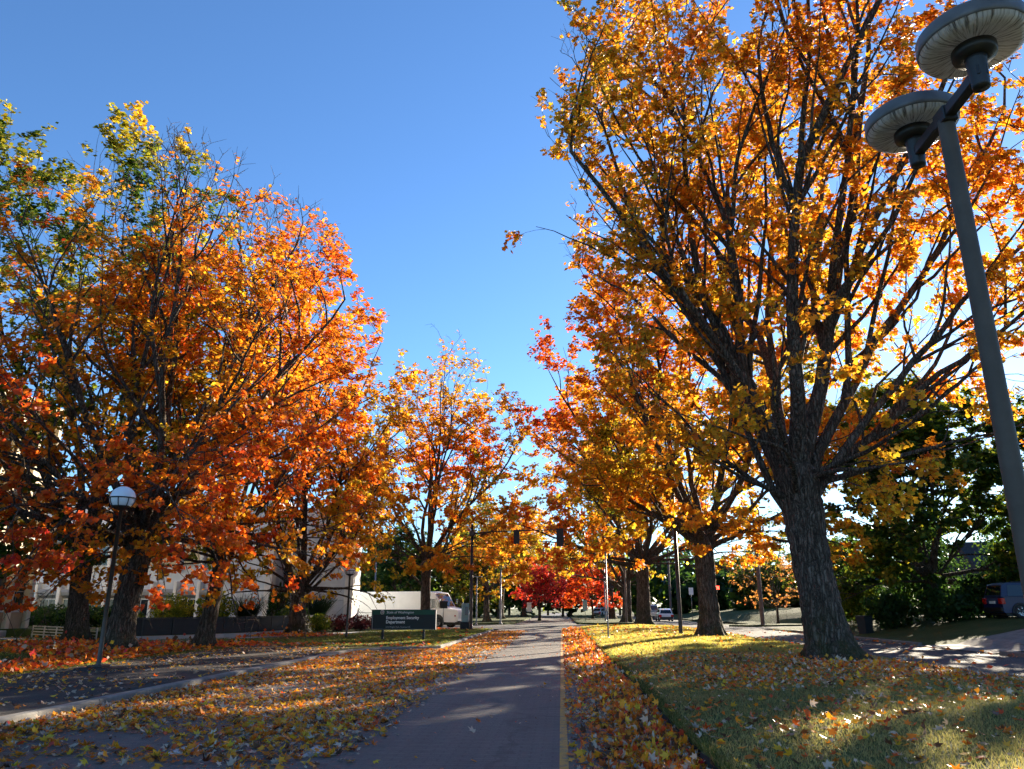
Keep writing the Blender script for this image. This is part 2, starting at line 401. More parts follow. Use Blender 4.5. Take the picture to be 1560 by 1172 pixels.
# ------------------------------------------------------------------ tree generator
def norm(a): return a / (np.linalg.norm(a, axis=-1, keepdims=True) + 1e-9)
def grow(g, st, d, L, n, up, wander, droop=0.0):
    B = len(st); P = np.zeros((B, n, 3)); P[:, 0] = st; d = norm(d.copy()); step = (L / (n - 1))[:, None]
    up = np.asarray(up) * np.ones(B)
    for k in range(1, n):
        d = d + g.normal(size=(B, 3)) * wander; d[:, 2] += up - droop * k / n; d = norm(d)
        P[:, k] = P[:, k - 1] + d * step
    return P
def spawn(g, P, ids, counts, tmin, tmax, amin, amax):
    idx = np.repeat(np.arange(len(P)), counts); m = len(idx)
    t = g.uniform(tmin, tmax, m); tipq = g.uniform(size=m) < .17; t = np.where(tipq & (tmax > .9), g.uniform(.9, 1.0, m), t); x = t * (P.shape[1] - 1); i = np.minimum(x.astype(int), P.shape[1] - 2); f = (x - i)[:, None]
    a = P[idx, i]; b = P[idx, i + 1]; pos = a * (1 - f) + b * f; tan = norm(b - a)
    r = g.normal(size=(m, 3)); perp = norm(r - (r * tan).sum(1, keepdims=True) * tan)
    an = np.radians(g.uniform(amin, amax, m))[:, None]
    return idx, t, pos, tan * np.cos(an) + perp * np.sin(an), ids[idx]
def ell_dist(pos, d, c, rad):
    o = (pos - c) / rad; v = d / rad
    A = (v * v).sum(1); Bq = 2 * (o * v).sum(1); Cq = (o * o).sum(1) - 1
    disc = np.maximum(Bq * Bq - 4 * A * Cq, 0); return np.where(Cq < 0, (-Bq + np.sqrt(disc)) / (2 * A), .15)
def tree(name, label, cat, loc, H, fork, tr, rad, zb, limbs, pal, leaf=.16, seed=1, tmpl=KITE, d2=1.1, d3=1.6, d4=4.5, nl=6,
         bare=(1.2, 1.4), dens=-.9, lean=(0, 0), ctr=(0, 0), split=True, group=None, barkm="bark", wander=.095, sides=(8, 5, 3, 3), lup=.5, twig_r=1.0, hueclamp=(0, 8), ey=1.0, limb_r=1.0, thin=None, forks=1, dull=0.0):
    g = np.random.default_rng(seed)
    root = empty(name, loc, label=label, cat=cat, group=group)
    # trunk
    seg, rings = (34, 46) if tr > .42 and split else (16, 20)
    zt = np.linspace(-.12, fork + .9, rings); th = np.arange(seg) * 2 * np.pi / seg
    ph = g.uniform(0, 6.28, 6)
    prof = tr * (1 - .10 * np.clip(zt / fork, 0, 1)) + tr * .75 * np.exp(-np.clip(zt, 0, 9) / .36) + tr * .16 * np.exp(-((zt - fork + .1) / .8) ** 2)
    prof = np.where(zt > fork + .2, prof * np.clip(1 - (zt - fork - .2) / 1.1, .25, 1), prof)
    rr = prof[:, None] * (1 + .20 * np.exp(-np.clip(zt, 0, 9) / .55)[:, None] * np.cos(5 * th + ph[0])[None] + .03 * np.cos(3 * th + ph[1] + zt[:, None] * .7)
                          + .022 * np.sin(13 * th[None] + 1.6 * np.sin(zt[:, None] * 1.9 + ph[2])) + .03 * g.normal(size=(rings, seg)) + .02 * np.sin(21 * th[None] + 2.2 * np.sin(zt[:, None] * 1.3 + ph[5])))
    tp = np.stack([np.cos(th)[None] * prof[:, None], np.sin(th)[None] * prof[:, None], zt[:, None] * .6 + 0 * rr], -1).reshape(-1, 3)
    rr = rr * (1 + .045 * Noise3(seed + 71, .9)(tp).reshape(rr.shape) + .03 * Noise3(seed + 72, .35)(tp).reshape(rr.shape))
    cx = lean[0] * (zt / fork) + .05 * np.sin(zt * .8 + ph[3]); cyy = lean[1] * (zt / fork) + .05 * np.sin(zt * .7 + ph[4])
    V = np.stack([cx[:, None] + rr * np.cos(th), cyy[:, None] + rr * np.sin(th), zt[:, None] + 0 * rr], -1).reshape(-1, 3)
    k = np.arange(rings - 1)[:, None] * seg; i = np.arange(seg)[None]; j = (i + 1) % seg
    F = np.stack([k + i, k + j, k + seg + j, k + seg + i], -1).reshape(-1, 4)
    link("trunk", np_mesh("trunk", V, F, True), barkm, root)
    # limbs: (azimuth deg, tilt deg, start height fraction, upward pull, length factor)
    ze = zb - .32 * (H - zb); c = np.array([ctr[0], ctr[1], (ze + H) / 2]); er = np.array([rad, rad * ey, (H - ze) / 2])
    az = np.radians([l[0] for l in limbs]); ti = np.radians([l[1] for l in limbs])
    hs = np.array([l[2] if len(l) > 2 else 1.0 for l in limbs]) * fork
    up = np.array([l[3] if len(l) > 3 else .045 for l in limbs]); lf = np.array([l[4] if len(l) > 4 else 1.0 for l in limbs])
    n1 = 15
    off = tr * .45
    st = np.stack([lean[0] * hs / fork + np.cos(az) * off * np.minimum(1, ti * 1.5), lean[1] * hs / fork + np.sin(az) * off * np.minimum(1, ti * 1.5), hs - .25], -1)
    d = np.stack([np.cos(az) * np.sin(ti), np.sin(az) * np.sin(ti), np.cos(ti)], -1)
    L1 = ell_dist(st, norm(d + np.array([0, 0, .15])), c, er) * 1.02 * lf
    P1 = grow(g, st, d, L1, n1, up, wander)
    r1 = tr * (.30 + .16 * g.uniform(size=len(limbs))) * np.clip(L1 / L1.max(), .45, 1) * (1.15 if len(limbs) < 8 else 1) * limb_r
    s = np.linspace(0, 1, n1)[None]; R1 = r1[:, None] * ((1 - s) ** .9 * .96 + .04) + r1[:, None] * .35 * np.exp(-s * 14)
    R1 = np.maximum(R1, .012)
    ids1 = np.arange(len(limbs))
    nf = np.where(ti > R(79), 0, forks)
    if nf.sum():
        ix, tq, pq, dq, idq = spawn(g, P1, ids1, nf, .12, .5, 11, 24)
        tq_ = tq; Lq = ell_dist(pq, norm(dq + np.array([0, 0, .12])), c, er) * g.uniform(.8, 1.02, len(ix)); Lq = np.maximum(Lq, 1.0)
        rq = np.array([np.interp(a_, np.linspace(0, 1, n1), R1[b_]) for a_, b_ in zip(tq_, ix)]) * g.uniform(.62, .85, len(ix))
        Pq = grow(g, pq, dq, Lq, n1, .02, wander)
        Rq = np.maximum(rq[:, None] * ((1 - s) ** .9 * .96 + .04), .012)
        P1 = np.concatenate([P1, Pq]); R1 = np.concatenate([R1, Rq]); L1 = np.concatenate([L1, Lq]); r1 = np.concatenate([r1, rq]); ids1 = np.concatenate([ids1, idq])
    q_ = np.minimum(1, 1.0 / (np.linalg.norm((P1 - c) / er, axis=2) + 1e-6)) ** 1.3       # limbs bend back inside the crown outline
    q_[:, :3] = 1; P1[:, :, :2] = c[:2] + (P1[:, :, :2] - c[:2]) * q_[:, :, None]
    # second level
    idx, t, pos, dd, ids2 = spawn(g, P1, ids1, np.maximum(3, (L1 * d2).astype(int)), .17, .98, 28, 58)
    lowl = (ti > R(79))[ids2]
    dd[:, 2] += np.where(lowl, -.12, lup * .4)
    L2 = np.minimum(L1[idx] * g.uniform(.28, .62, len(idx)) * (1.1 - .55 * t), ell_dist(pos, norm(dd), c, er) * .98 + .3); L2 = np.maximum(L2, .5)
    P2 = grow(g, pos, dd, L2, 8, np.where(lowl, -.015, .05 * lup * 2), .16)
    rp = np.interp(t, [0, 1], [1, .1]) * r1[idx]; r2 = np.clip(L2 * .0105 + .006, .01, rp * .7 + .008)
    s = np.linspace(0, 1, 8)[None]; R2 = np.maximum(r2[:, None] * (1 - .85 * s), .006 * twig_r)
    # third level
    idx3, t3, pos3, dd3, ids3 = spawn(g, P2, ids2, np.maximum(2, (L2 * d3).astype(int)), .12, 1.0, 25, 60)
    dd3[:, 2] += np.where((ti > R(79))[ids3], -.15, lup * .3)
    L3 = np.minimum(g.uniform(.55, 1.7, len(idx3)), ell_dist(pos3, norm(dd3), c, er * 1.03) + .25); L3 = np.maximum(L3, .35)
    P3 = grow(g, pos3, dd3, L3, 4, .05, .18)
    R3 = np.maximum((L3 * .0065 + .002)[:, None] * (1 - .75 * np.linspace(0, 1, 4)[None]), .0045 * twig_r)
    # twigs
    idx4, t4, pos4, dd4, ids4 = spawn(g, P3, ids3, np.maximum(2, (L3 * d4 + g.uniform(0, 1, len(L3))).astype(int)), .15, 1.0, 25, 60)
    L4 = g.uniform(.22, .62, len(idx4))
    P4 = grow(g, pos4, dd4, L4, 2, .03, .18)
    R4 = np.maximum(np.ones((len(L4), 1)) * np.array([[.0045, .0025]]) * twig_r, .0)
    def bm(sel_fn, nm, mt):
        vs = []; fs = []; k0 = 0
        for (P, Rd, sd, ids) in ((P1, R1, sides[0], ids1), (P2, R2, sides[1], ids2), (P3, R3, sides[2], ids3), (P4, R4, sides[3], ids4)):
            q = sel_fn(ids)
            if not q.any(): continue
            v, f = tubes(P[q], Rd[q], sd); vs.append(v); fs.append(f + k0); k0 += len(v)
        if vs: link(nm, np_mesh(nm, np.concatenate(vs), np.concatenate(fs), True), mt, root)
    if split:
        for l in range(len(limbs)): bm(lambda ids, l=l: ids == l, "limb", barkm)
    else: bm(lambda ids: ids >= 0, "branches", barkm)
    # leaves
    m = len(idx4) * nl; w = np.repeat(np.arange(len(idx4)), nl)
    tt = g.uniform(.1, 1.05, m)[:, None]
    pos = P4[w, 0] * (1 - tt) + P4[w, 1] * tt + g.normal(size=(m, 3)) * np.array([.10, .10, .05]) * (leaf / .16)
    zn = (pos[:, 2] - zb) / (H - zb)
    cn = Noise3(seed + 11, 3.2); cg = Noise3(seed + 17, 1.6); bn = Noise3(seed + 23, 2.2)
    clump = cn(pos) ; cgap = cg(pos)
    keep = (cgap * .6 + clump * .4 > dens + g.normal(size=m) * .15) & (g.uniform(size=m) > np.clip((zn + .10 * bn(pos) - bare[0]) / (bare[1] - bare[0]), 0, 1) * 1.03) & (pos[:, 2] > np.maximum(zb - .6 + .7 * bn(pos), 1.5))
    if thin is not None: keep &= g.uniform(size=m) > thin(pos, zn)
    pos = pos[keep]; w = w[keep]; zn = zn[keep]; clump = clump[keep]; m = len(pos)
    outw = norm(pos - c) ; rho = np.linalg.norm((pos - c) / er, axis=1)
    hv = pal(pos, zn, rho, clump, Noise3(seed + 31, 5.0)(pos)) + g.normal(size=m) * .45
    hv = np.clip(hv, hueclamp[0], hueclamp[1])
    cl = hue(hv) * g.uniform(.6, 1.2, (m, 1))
    cl = cl * (1 - dull) + np.array([.30, .17, .08]) * dull * g.uniform(.6, 1.2, (m, 1))
    brown = g.uniform(size=m) < .05; cl[brown] = cl[brown] * .5 + np.array([.10, .05, .02])
    Nn = np.array([0, 0, .9]) + outw * .55 + g.normal(size=(m, 3)) * .55
    T = outw * .6 + g.normal(size=(m, 3)) * .6 + np.array([0, 0, -.55])
    sz = leaf * g.uniform(.65, 1.3, m)
    cu = g.uniform(-.6, 2.0, m)
    if tmpl is MAPLE: me = mixed_mesh("crown", (pos, Nn, T, sz, cl), cu, [(pos[:, 1] < .5, MAPLE), (pos[:, 1] >= .5, TRI)])
    else: me = leaf_mesh("crown", pos, Nn, T, sz, cl, tmpl, cu)
    cr = link("crown", me, "leaf", root)
    cr["kind"] = "stuff"
    return root


# ------------------------------------------------------------------ the setting
def slab(name, poly, z0, z1, mat, parent=None):
    o = MB().prism(poly, 'z', z0, z1).build(name, mat, parent)
    if parent is None: tag(o, kind="structure")
    return o
def sheet(name, poly, z, mat, parent=None):
    o = MB().add([(x, y, z) for x, y in poly], [tuple(range(len(poly)))]).build(name, mat, parent)
    if parent is None: tag(o, kind="structure")
    return o
sheet("ground", [(-1500, -1500), (1500, -1500), (1500, 1500), (-1500, 1500)], -.06, "far_lawn")
main_road = sheet("road", [(-8.0, -25), (1.56, -25), (1.56, 260), (-4.9, 260), (-4.9, 34), (-5.9, 32.2), (-7.3, 31.2), (-8.0, 29.6)], 0.0, "asphalt_main")
sheet("cross_street", [(-90, 108), (-90, 96), (-9, 64.5), (-4.9, 63.2), (10.2, 66.5), (16, 66), (20, 66.5), (90, 66.5), (90, 80), (16, 81), (-4.9, 81), (-9, 77.5)], .004, "asphalt_side")
sheet("opposite_road", [(9.9, -25), (16.2, -25), (16.2, 260), (9.9, 260)], -.004, "asphalt_side")

# yellow edge line and the white dashes of the bicycle lane
MB().add([(-.05, -10, .004), (.05, -10, .004), (.05, 62, .004), (-.05, 62, .004)], [(0, 1, 2, 3)]).build("edge_line", "yellow_paint", main_road)
dash_me = None
for row, (x0, off) in enumerate(((-2.98, 0.0), (-4.58, 0.0))):
    for k in range(24):
        y = 7.4 + 2.37 * k + off
        if y > 60: continue
        if dash_me is None:
            dash_me = MB().add([(-.10, -.36, 0), (.10, -.36, 0), (.10, .36, 0), (-.10, .36, 0)], [(0, 1, 2, 3)]).build("lane_dash", "white_paint", main_road); dash_me.location = (x0, y, .004)
        else:
            o = dash_me.copy(); COL.objects.link(o); o.parent = main_road; o.location = (x0 + random.uniform(-.02, .02), y, .004)

# grass median between the two carriageways
def med_half(y):
    return np.where(y > 60, np.sqrt(np.clip(1 - ((y - 60) / 6.3) ** 2, 0, 1)), 1.0)
def med_z(x, y):
    u = np.clip((x - 1.56) / 8.4, 0, 1)
    return .13 + .16 * np.sin(np.pi * u) ** .8 + .012 * np.sin(x * 2.1 + y * .7) + .012 * np.sin(y * 1.7 - x)
nx, ny = 44, 150
yy = np.linspace(-14, 66.2, ny); hw = med_half(yy) * 4.2
uu = np.linspace(-1, 1, nx); MX = 5.76 + uu[None] * hw[:, None] + (.05 * np.sin(yy * 3.1) + .05 * np.sin(yy * 7.7) + .03 * np.sin(yy * 17.3))[:, None] * uu[None]; MY = np.repeat(yy[:, None], nx, 1)
MZ = med_z(MX, MY)
V = np.stack([MX, MY, MZ], -1).reshape(-1, 3); k = np.arange(ny - 1)[:, None] * nx; i = np.arange(nx - 1)[None]
F = np.stack([k + i, k + i + 1, k + nx + i + 1, k + nx + i], -1).reshape(-1, 4)
median = tag(link("median", np_mesh("median", V, F, True), "lawn"), kind="structure")
edge = np.concatenate([np.stack([MX[:, 0], yy], -1), np.stack([MX[::-1, -1], yy[::-1]], -1)]); n = len(edge)
ez = np.concatenate([MZ[:, 0], MZ[::-1, -1]])
Vk = np.concatenate([np.c_[edge, ez + .001], np.c_[edge + np.c_[np.where(np.arange(n) < ny, -.03, .03), np.zeros(n)], np.full(n, -.05)]])
Fk = np.array([(a, a + 1, n + a + 1, n + a) for a in range(n - 1)])[:, ::-1]
link("soil_edge", np_mesh("soil_edge", Vk, Fk, False), "soil", median)

# pavements and lawns on the left
slab("footpath", [(-12.95, -25), (-8.22, -25), (-8.22, 28.4), (-8.6, 29.8), (-9.6, 31.3), (-11, 32.4), (-12.6, 32.9), (-13.3, 32.6), (-13.2, 24), (-12.95, 18)], -.05, .125, "asphalt_path")
slab("lawn", [(-8.22, 28.4), (-8.22, 29.5), (-7.45, 31.45), (-6.0, 32.5), (-5.12, 34.2), (-5.12, 58), (-6.2, 62), (-9.4, 63.9), (-60, 83), (-60, -25), (-12.95, -25), (-12.95, 18), (-13.2, 24), (-13.3, 32.6), (-12.6, 32.9), (-11, 32.4), (-9.6, 31.3), (-8.6, 29.8)], -.05, .12, "lawn")
sheet("walkway", [(-60, 38.6), (-29, 39.0), (-22.2, 34.6), (-19.6, 34.8), (-16.2, 41.0), (-12.8, 49), (-10.4, 56), (-8.5, 63.2), (-9.9, 63.2), (-12, 56.2), (-14.4, 49.5), (-17.4, 42.0), (-20.2, 36.0), (-22.2, 35.9), (-29, 40.2), (-60, 40)], .126, "concrete")
slab("terrace", [(-60, 60.5), (-60, 41.8), (-28.6, 41.8), (-21.6, 37.0), (-19.9, 38.3), (-17.75, 42.6), (-16.8, 52), (-15.6, 57), (-15.6, 60.5)], -.05, .52, "far_lawn")
# kerb stones
def kerb(name, pts, mat, step=1.6, w=.20, h=.135):
    root = empty(name, (0, 0, 0), kind="structure"); root.empty_display_size = .1
    P = np.array(pts, float); seg = np.linalg.norm(np.diff(P, axis=0), axis=1); cum = np.r_[0, np.cumsum(seg)]
    s = 0.0
    while s < cum[-1] - .2:
        e = min(s + step * random.uniform(.92, 1.08), cum[-1])
        a = np.array([np.interp(s + .006, cum, P[:, 0]), np.interp(s + .006, cum, P[:, 1])]); b_ = np.array([np.interp(e - .006, cum, P[:, 0]), np.interp(e - .006, cum, P[:, 1])])
        t = (b_ - a) / np.linalg.norm(b_ - a); nn = np.array([-t[1], t[0]]) * w
        z = h + random.uniform(-.006, .006); q = .025
        vs = []
        for c_ in (a, b_):
            vs += [(*c_, -.04), (*(c_ + nn * .03), z - q), (*(c_ + nn * .16), z), (*(c_ + nn), z), (*(c_ + nn), -.04)]
        MB().add(vs, [(0, 1, 6, 5), (1, 2, 7, 6), (2, 3, 8, 7), (3, 4, 9, 8), (4, 3, 2, 1, 0), (5, 6, 7, 8, 9)]).build("kerb_stone", mat, root)
        s = e
    return root
kerb("left_kerb", [(-8.0, 4), (-8.0, 29.4), (-7.85, 30.2), (-7.3, 31.2), (-5.95, 32.2), (-5.3, 32.9), (-4.95, 34.2), (-4.9, 57.5), (-5.6, 60.6), (-7.2, 62.6), (-9.2, 63.7), (-20, 68)], "kerb_concrete")
kerb("right_kerb", [(28, 65.9), (21, 65.6), (18.2, 63.5), (16.7, 60), (16.1, 54), (16.0, 37.0)], "kerb_concrete", 2.4)
kerb("right_kerb", [(16.0, 30.4), (16.0, 8)], "kerb_concrete", 2.4)

# rising lawn on the right with a driveway
def bank_z(x, y):
    u = np.clip((x - 16.2) / 7.5, 0, 1); return .12 + 1.0 * u * u * (3 - 2 * u) * np.clip((66 - y) / 8, .15, 1)
xs = np.r_[np.linspace(16.2, 26, 24), 32, 60]; ys = np.linspace(-20, 65.4, 80)
GX, GY = np.meshgrid(xs, ys); GZ = bank_z(GX, GY) + .02 * np.sin(GX * 1.3 + GY * .9)
cut = (GY > 30.3) & (GY < 37.1) & (GX < 17.6); GZ = np.where(cut, .02, GZ)
V = np.stack([GX, GY, GZ], -1).reshape(-1, 3); nx = len(xs); k = np.arange(len(ys) - 1)[:, None] * nx; i = np.arange(nx - 1)[None]
tag(link("bank", np_mesh("bank", V, np.stack([k + i, k + i + 1, k + nx + i + 1, k + nx + i], -1).reshape(-1, 4), True), "far_lawn"), kind="structure")
dv = []
for a in range(14):
    x = 15.9 + a * .75; z = float(bank_z(np.array(x), np.array(33.7))) + .05
    if x < 17.7: z = .03 + .05 * (x - 15.9)
    dv += [(x, 31.0 - .25 * max(0, 1.5 - a), z), (x, 36.4 + .25 * max(0, 1.5 - a), z)]
tag(MB().add(dv, [(2 * a, 2 * a + 2, 2 * a + 3, 2 * a + 1) for a in range(13)]).build("driveway", "kerb_concrete"), kind="structure")
# lawns beyond the crossing
slab("far_median", [(2.2, 84), (4, 82.6), (7.5, 82.6), (9.3, 84), (9.9, 88), (9.9, 250), (1.56, 250), (1.56, 88)], -.05, .14, "far_lawn")
slab("far_verge", [(-4.95, 250), (-4.95, 88), (-6, 84), (-9, 80.5), (-90, 111), (-90, 250)], -.05, .13, "far_lawn")
V = []; fx = [16.2, 18, 22, 30, 60]; fz = [.1, .25, .9, 1.6, 2.0]
for y in (80.9, 84, 130, 250): V += [(x + (3 if y < 85 and a < 2 else 0), y, z if y > 82 else -.05) for a, (x, z) in enumerate(zip(fx, fz))]
tag(MB().add(V, [(r * 5 + a, r * 5 + a + 1, r * 5 + a + 6, r * 5 + a + 5) for r in range(3) for a in range(4)], True).build("far_bank", "far_lawn"), kind="structure")
slab("traffic_island", [(15.2, 73.2), (17, 71.8), (22.5, 75.5), (23.5, 78.6), (22, 80), (17, 77)], -.02, .15, "far_lawn")

# ------------------------------------------------------------------ buildings
def concrete_building():
    b = empty("office_building", (-30, 60, .5), label="long grey concrete office building behind the dark fence and hedges", cat="building")
    b.location = (0, 0, 0)
    Y = 60.0
    MB().box((-46, Y + .35, .3), (-26.8, 70, 10.2)).box((-26.8, Y + .1, .3), (-22.7, 64, 10.2)).box((-22.7, Y + 1.6, .3), (-20.9, 62.5, 9.4)).box((-20.9, Y + .1, .3), (-16.3, 62.6, 9.4)).build("wall", "panel_concrete", b)
    # window bays on two storeys
    for z0 in (.75, 4.9):
        x = -45.6; 
        while x + 1.9 < -26.6:
            w = MB().box((x + .30, Y + .22, z0), (x + 1.72, Y + .352, z0 + 1.6)).build("window", "panel_concrete", b)
            for q in range(2):
                xa = x + .36 + q * .68
                MB().box((xa, Y + .19, z0 + .06), (xa + .60, Y + .225, z0 + 1.5)).build("pane", "window_glass", w)
            MB().prism([(Y + .345, z0 + 1.6), (Y - .10, z0 + 1.85), (Y - .18, z0 + 2.1), (Y - .12, z0 + 2.3), (Y + .345, z0 + 2.3)], 'x', x + .22, x + 1.80).build("hood", "soffit", b)
            MB().box((x - .10, Y - .22, z0 - .4), (x + .18, Y + .345, z0 + 2.9), .04).build("pier", "white_concrete", b)
            x += 1.9
    # large cast panels with open joints
    for (xa, xb, y0, zt) in ((-26.75, -23.0, Y - .02, 10.2), (-20.85, -16.75, Y - .02, 9.4)):
        nxp = 2 if xb - xa < 3.9 else 2
        for a in range(nxp):
            for c_ in range(5):
                wz = (zt - .35) / 5
                MB().box((xa + a * (xb - xa) / nxp + .02, y0, .35 + c_ * wz + .02), (xa + (a + 1) * (xb - xa) / nxp - .02, Y + .098, .35 + (c_ + 1) * wz - .02), .015).build("panel", "panel_concrete", b)
    MB().box((-22.98, Y - .75, .3), (-22.4, Y + .095, 10.4), .03).build("pier", "white_concrete", b)
    MB().box((-16.7, Y - .55, .3), (-16.05, Y + 1.2, 9.7), .03).build("pier", "white_concrete", b)
    for z0 in (3.0, 6.2):
        w = MB().box((-22.35, Y + 1.5, z0), (-20.95, Y + 1.598, z0 + 1.9)).build("window", "white_concrete", b)
        for q in range(2): MB().box((-22.28 + q * .66, Y + 1.47, z0 + .06), (-21.68 + q * .66, Y + 1.505, z0 + 1.84)).build("pane", "window_glass", w)
    MB().box((-22.7, Y - .77, 1.95), (-22.58, Y - .752, 2.2)).build("wall_box", "trim_white", b)
    MB().box((-46.1, Y - .05, 10.21), (-26.7, 70, 10.5)).build("parapet", "white_concrete", b)
concrete_building()
def cream_building():
    b = empty("stone_building", (0, 0, 0), label="tall cream stone building with narrow window bays at the left edge", cat="building")
    X = -31.0; y0, y1 = 22.0, 44.2; zt = 13.0
    MB().box((X - 14, y0, -.05), (X - .35, y1, zt)).build("wall", "cream_stone", b)
    MB().box((X - 14.2, y0 - .3, -.05), (X + .55, y1 + .6, .45), .03).build("plinth", "concrete", b)
    MB().box((X - 14.2, y0 - .2, zt + .003), (X + .15, y1 + .2, zt + .55), .04).build("cornice", "cream_stone", b)
    y = y1; stor = [.45, 4.55, 8.75]
    while y > y0 + 1.7:
        MB().box((X - .345, y - .34, .453), (X + .10, y, zt - .003), .03).build("pillar", "cream_stone", b)
        for si, zs in enumerate(stor):
            ya, yb = y - 1.63, y - .36
            MB().box((X - .345, ya, zs + .003), (X - .12, yb, zs + .95)).build("spandrel", "tan_panel" if si == 0 else "cream_stone", b)
            MB().box((X - .345, ya - .01, zs + .953), (X - .05, yb + .01, zs + 1.05)).build("sill", "trim_white", b)
            w = MB().box((X - .345, ya, zs + 1.053), (X - .28, yb, zs + 4.05 if si < 2 else zt - .01)).build("window", "trim_white", b)
            zz = [zs + 1.1, zs + 2.1, zs + 4.0 if si < 2 else zt - .06]
            for q in range(2):
                for c_ in range(2):
                    ym = ya + .05 + c_ * .61
                    MB().box((X - .285, ym, zz[q] + .03), (X - .25, ym + .54, zz[q + 1] - .03)).build("pane", "window_glass", w)
        y -= 1.63
cream_building()
def house():
    h = empty("house", (43, 70, 1.1), R(-12), label="dark house with shingle roof half hidden behind the green tree", cat="house")
    MB().box((-7, -5, -.4), (7, 5, 3.2)).build("wall", "house_wall", h)
    rf = MB().prism([(-5.9, 3.05), (5.9, 3.05), (5.9, 3.2), (0, 6.2), (-5.9, 3.2)], 'x', -7.6, 7.6).build("roof", "roof_shingle", h)
    MB().box((-7.62, -6.02, 3.0), (7.62, -5.905, 3.18)).build("gutter", "trim_white", h)
    MB().box((2, -1, 4.6), (3, 0, 7.0)).build("chimney", "house_wall", rf)
    for x in (-5.2, -1.2, 3.2):
        w = MB().box((x, -5.06, .9), (x + 1.6, -5.003, 2.3)).build("window", "trim_white", h)
        for q in range(2): MB().box((x + .08 + q * .76, -5.09, .98), (x + .76 + q * .76, -5.062, 2.22)).build("pane", "window_glass", w)
house()

# ------------------------------------------------------------------ fences, walls
def dark_fence():
    f = empty("panel_fence", (0, 0, 0), label="low black panel fence on a concrete footing below the grey office building", cat="fence")
    pts = np.array([(-21.7, 36.6), (-19.9, 38.0), (-17.55, 42.5), (-16.55, 52.0)]); seg = np.linalg.norm(np.diff(pts, axis=0), axis=1); cum = np.r_[0, np.cumsum(seg)]
    s = 0; k = 0
    while s < cum[-1] - .4:
        e = min(s + 1.55, cum[-1]); a = Vector((np.interp(s, cum, pts[:, 0]), np.interp(s, cum, pts[:, 1]), 0)); b_ = Vector((np.interp(e, cum, pts[:, 0]), np.interp(e, cum, pts[:, 1]), 0))
        L = (b_ - a).length; rz = math.atan2(b_.y - a.y, b_.x - a.x)
        for nm, lo, hi, mt in (("footing", (0, -.12, -.05), (L, .12, .32), "concrete"), ("panel", (.05, -.03, .36), (L - .05, .03, 1.12), "dark_panel"), ("post", (-.04, -.05, .325), (.04, .05, 1.2), "dark_metal"), ("rail", (.045, -.045, 1.125), (L - .045, .045, 1.18), "dark_metal")):
            MB().box(lo, hi, .008).build(nm, mt, f, a, (0, 0, rz))
        s = e
dark_fence()
def rail_fence():
    f = empty("rail_fence", (0, 0, 0), label="low cream three-rail fence beside the cream stone building", cat="fence")
    a = Vector((-28.4, 41.0, .12)); b_ = Vector((-21.9, 36.2, .12)); n = 5
    rz = math.atan2(b_.y - a.y, b_.x - a.x); L = (b_ - a).length
    for k in range(n + 1): MB().box((-.03, -.03, -.03), (.03, .03, .62), .008).build("post", "rail_paint", f, a + (b_ - a) * (k / n), (0, 0, rz))
    for z in (.14, .28, .42, .56): MB().box((0, -.055, z), (L, -.032, z + .055), .006).build("rail", "rail_paint", f, a, (0, 0, rz))
rail_fence()

# ------------------------------------------------------------------ shrubs
def shrub(name, label, loc, rx, ry, h, huev, n, size, seed, group=None, cat="shrub", shape=1.0, hv=.5, col=None):
    g = np.random.default_rng(seed); root = empty(name, loc, label=label, cat=cat, group=group)
    nst = 9; st = np.zeros((nst, 3)); st[:, :2] = g.normal(size=(nst, 2)) * np.array([rx, ry]) * .25; st[:, 2] = -.05
    dd = g.normal(size=(nst, 3)) * .45; dd[:, 2] = 1
    Pt = grow(g, st, dd, np.full(nst, h * .8), 5, .05, .15); v, f = tubes(Pt, np.full((nst, 1), .022) * np.linspace(1, .3, 5)[None], 4)
    link("stems", np_mesh("stems", v, f, True), "twig_bark", root)
    d = norm(g.normal(size=(n, 3))); rr = g.uniform(0, 1, n) ** .33
    pos = d * rr[:, None]; lump = 1 + .16 * Noise3(seed, .6)(d); pos *= lump[:, None]
    pos = pos * np.array([rx, ry, h * .5]) + np.array([0, 0, h * .5]); pos = pos[pos[:, 2] > .03]
    if shape != 1.0: pos[:, :2] *= (np.clip(1.15 - pos[:, 2:3] / h, .05, 1) ** shape)
    m = len(pos); c = hue(np.clip(huev + hv * Noise3(seed + 3, .8)(pos) + g.normal(size=m) * .25, 0, 8)) * g.uniform(.7, 1.2, (m, 1))
    if col is not None: c = np.array(col)[None] * g.uniform(.6, 1.3, (m, 1))
    ow = norm(pos - np.array([0, 0, h * .4]))
    cr = link("foliage", leaf_mesh("foliage", pos, ow + g.normal(size=(m, 3)) * .6, g.normal(size=(m, 3)) + np.array([0, 0, .3]), size * g.uniform(.6, 1.3, m), c, TRI), "leaf", root); cr["kind"] = "stuff"
    return root
def reed_grass(label, loc, r, h, n, seed, col):
    g = np.random.default_rng(seed); root = empty("ornamental_grass", loc, label=label, cat="grass clump", group=None)
    a = g.uniform(0, 6.28, n); q = np.sqrt(g.uniform(0, 1, n)); st = np.stack([np.cos(a) * q * r * .3, np.sin(a) * q * r * .3, np.zeros(n) - .03], -1)
    d = np.stack([np.cos(a) * q * .55, np.sin(a) * q * .55, np.ones(n)], -1)
    Pt = grow(g, st, d, h * g.uniform(.7, 1.15, n), 6, 0, .04, .18); v, f = tubes(Pt, np.full((n, 1), .018) * np.linspace(1, .2, 6)[None], 3)
    cols = np.repeat(np.array(col)[None] * g.uniform(.6, 1.4, (n, 1)), 18, axis=0)
    o = link("blades", np_mesh("blades", v, f, False, cols), "blade", root); o["kind"] = "stuff"
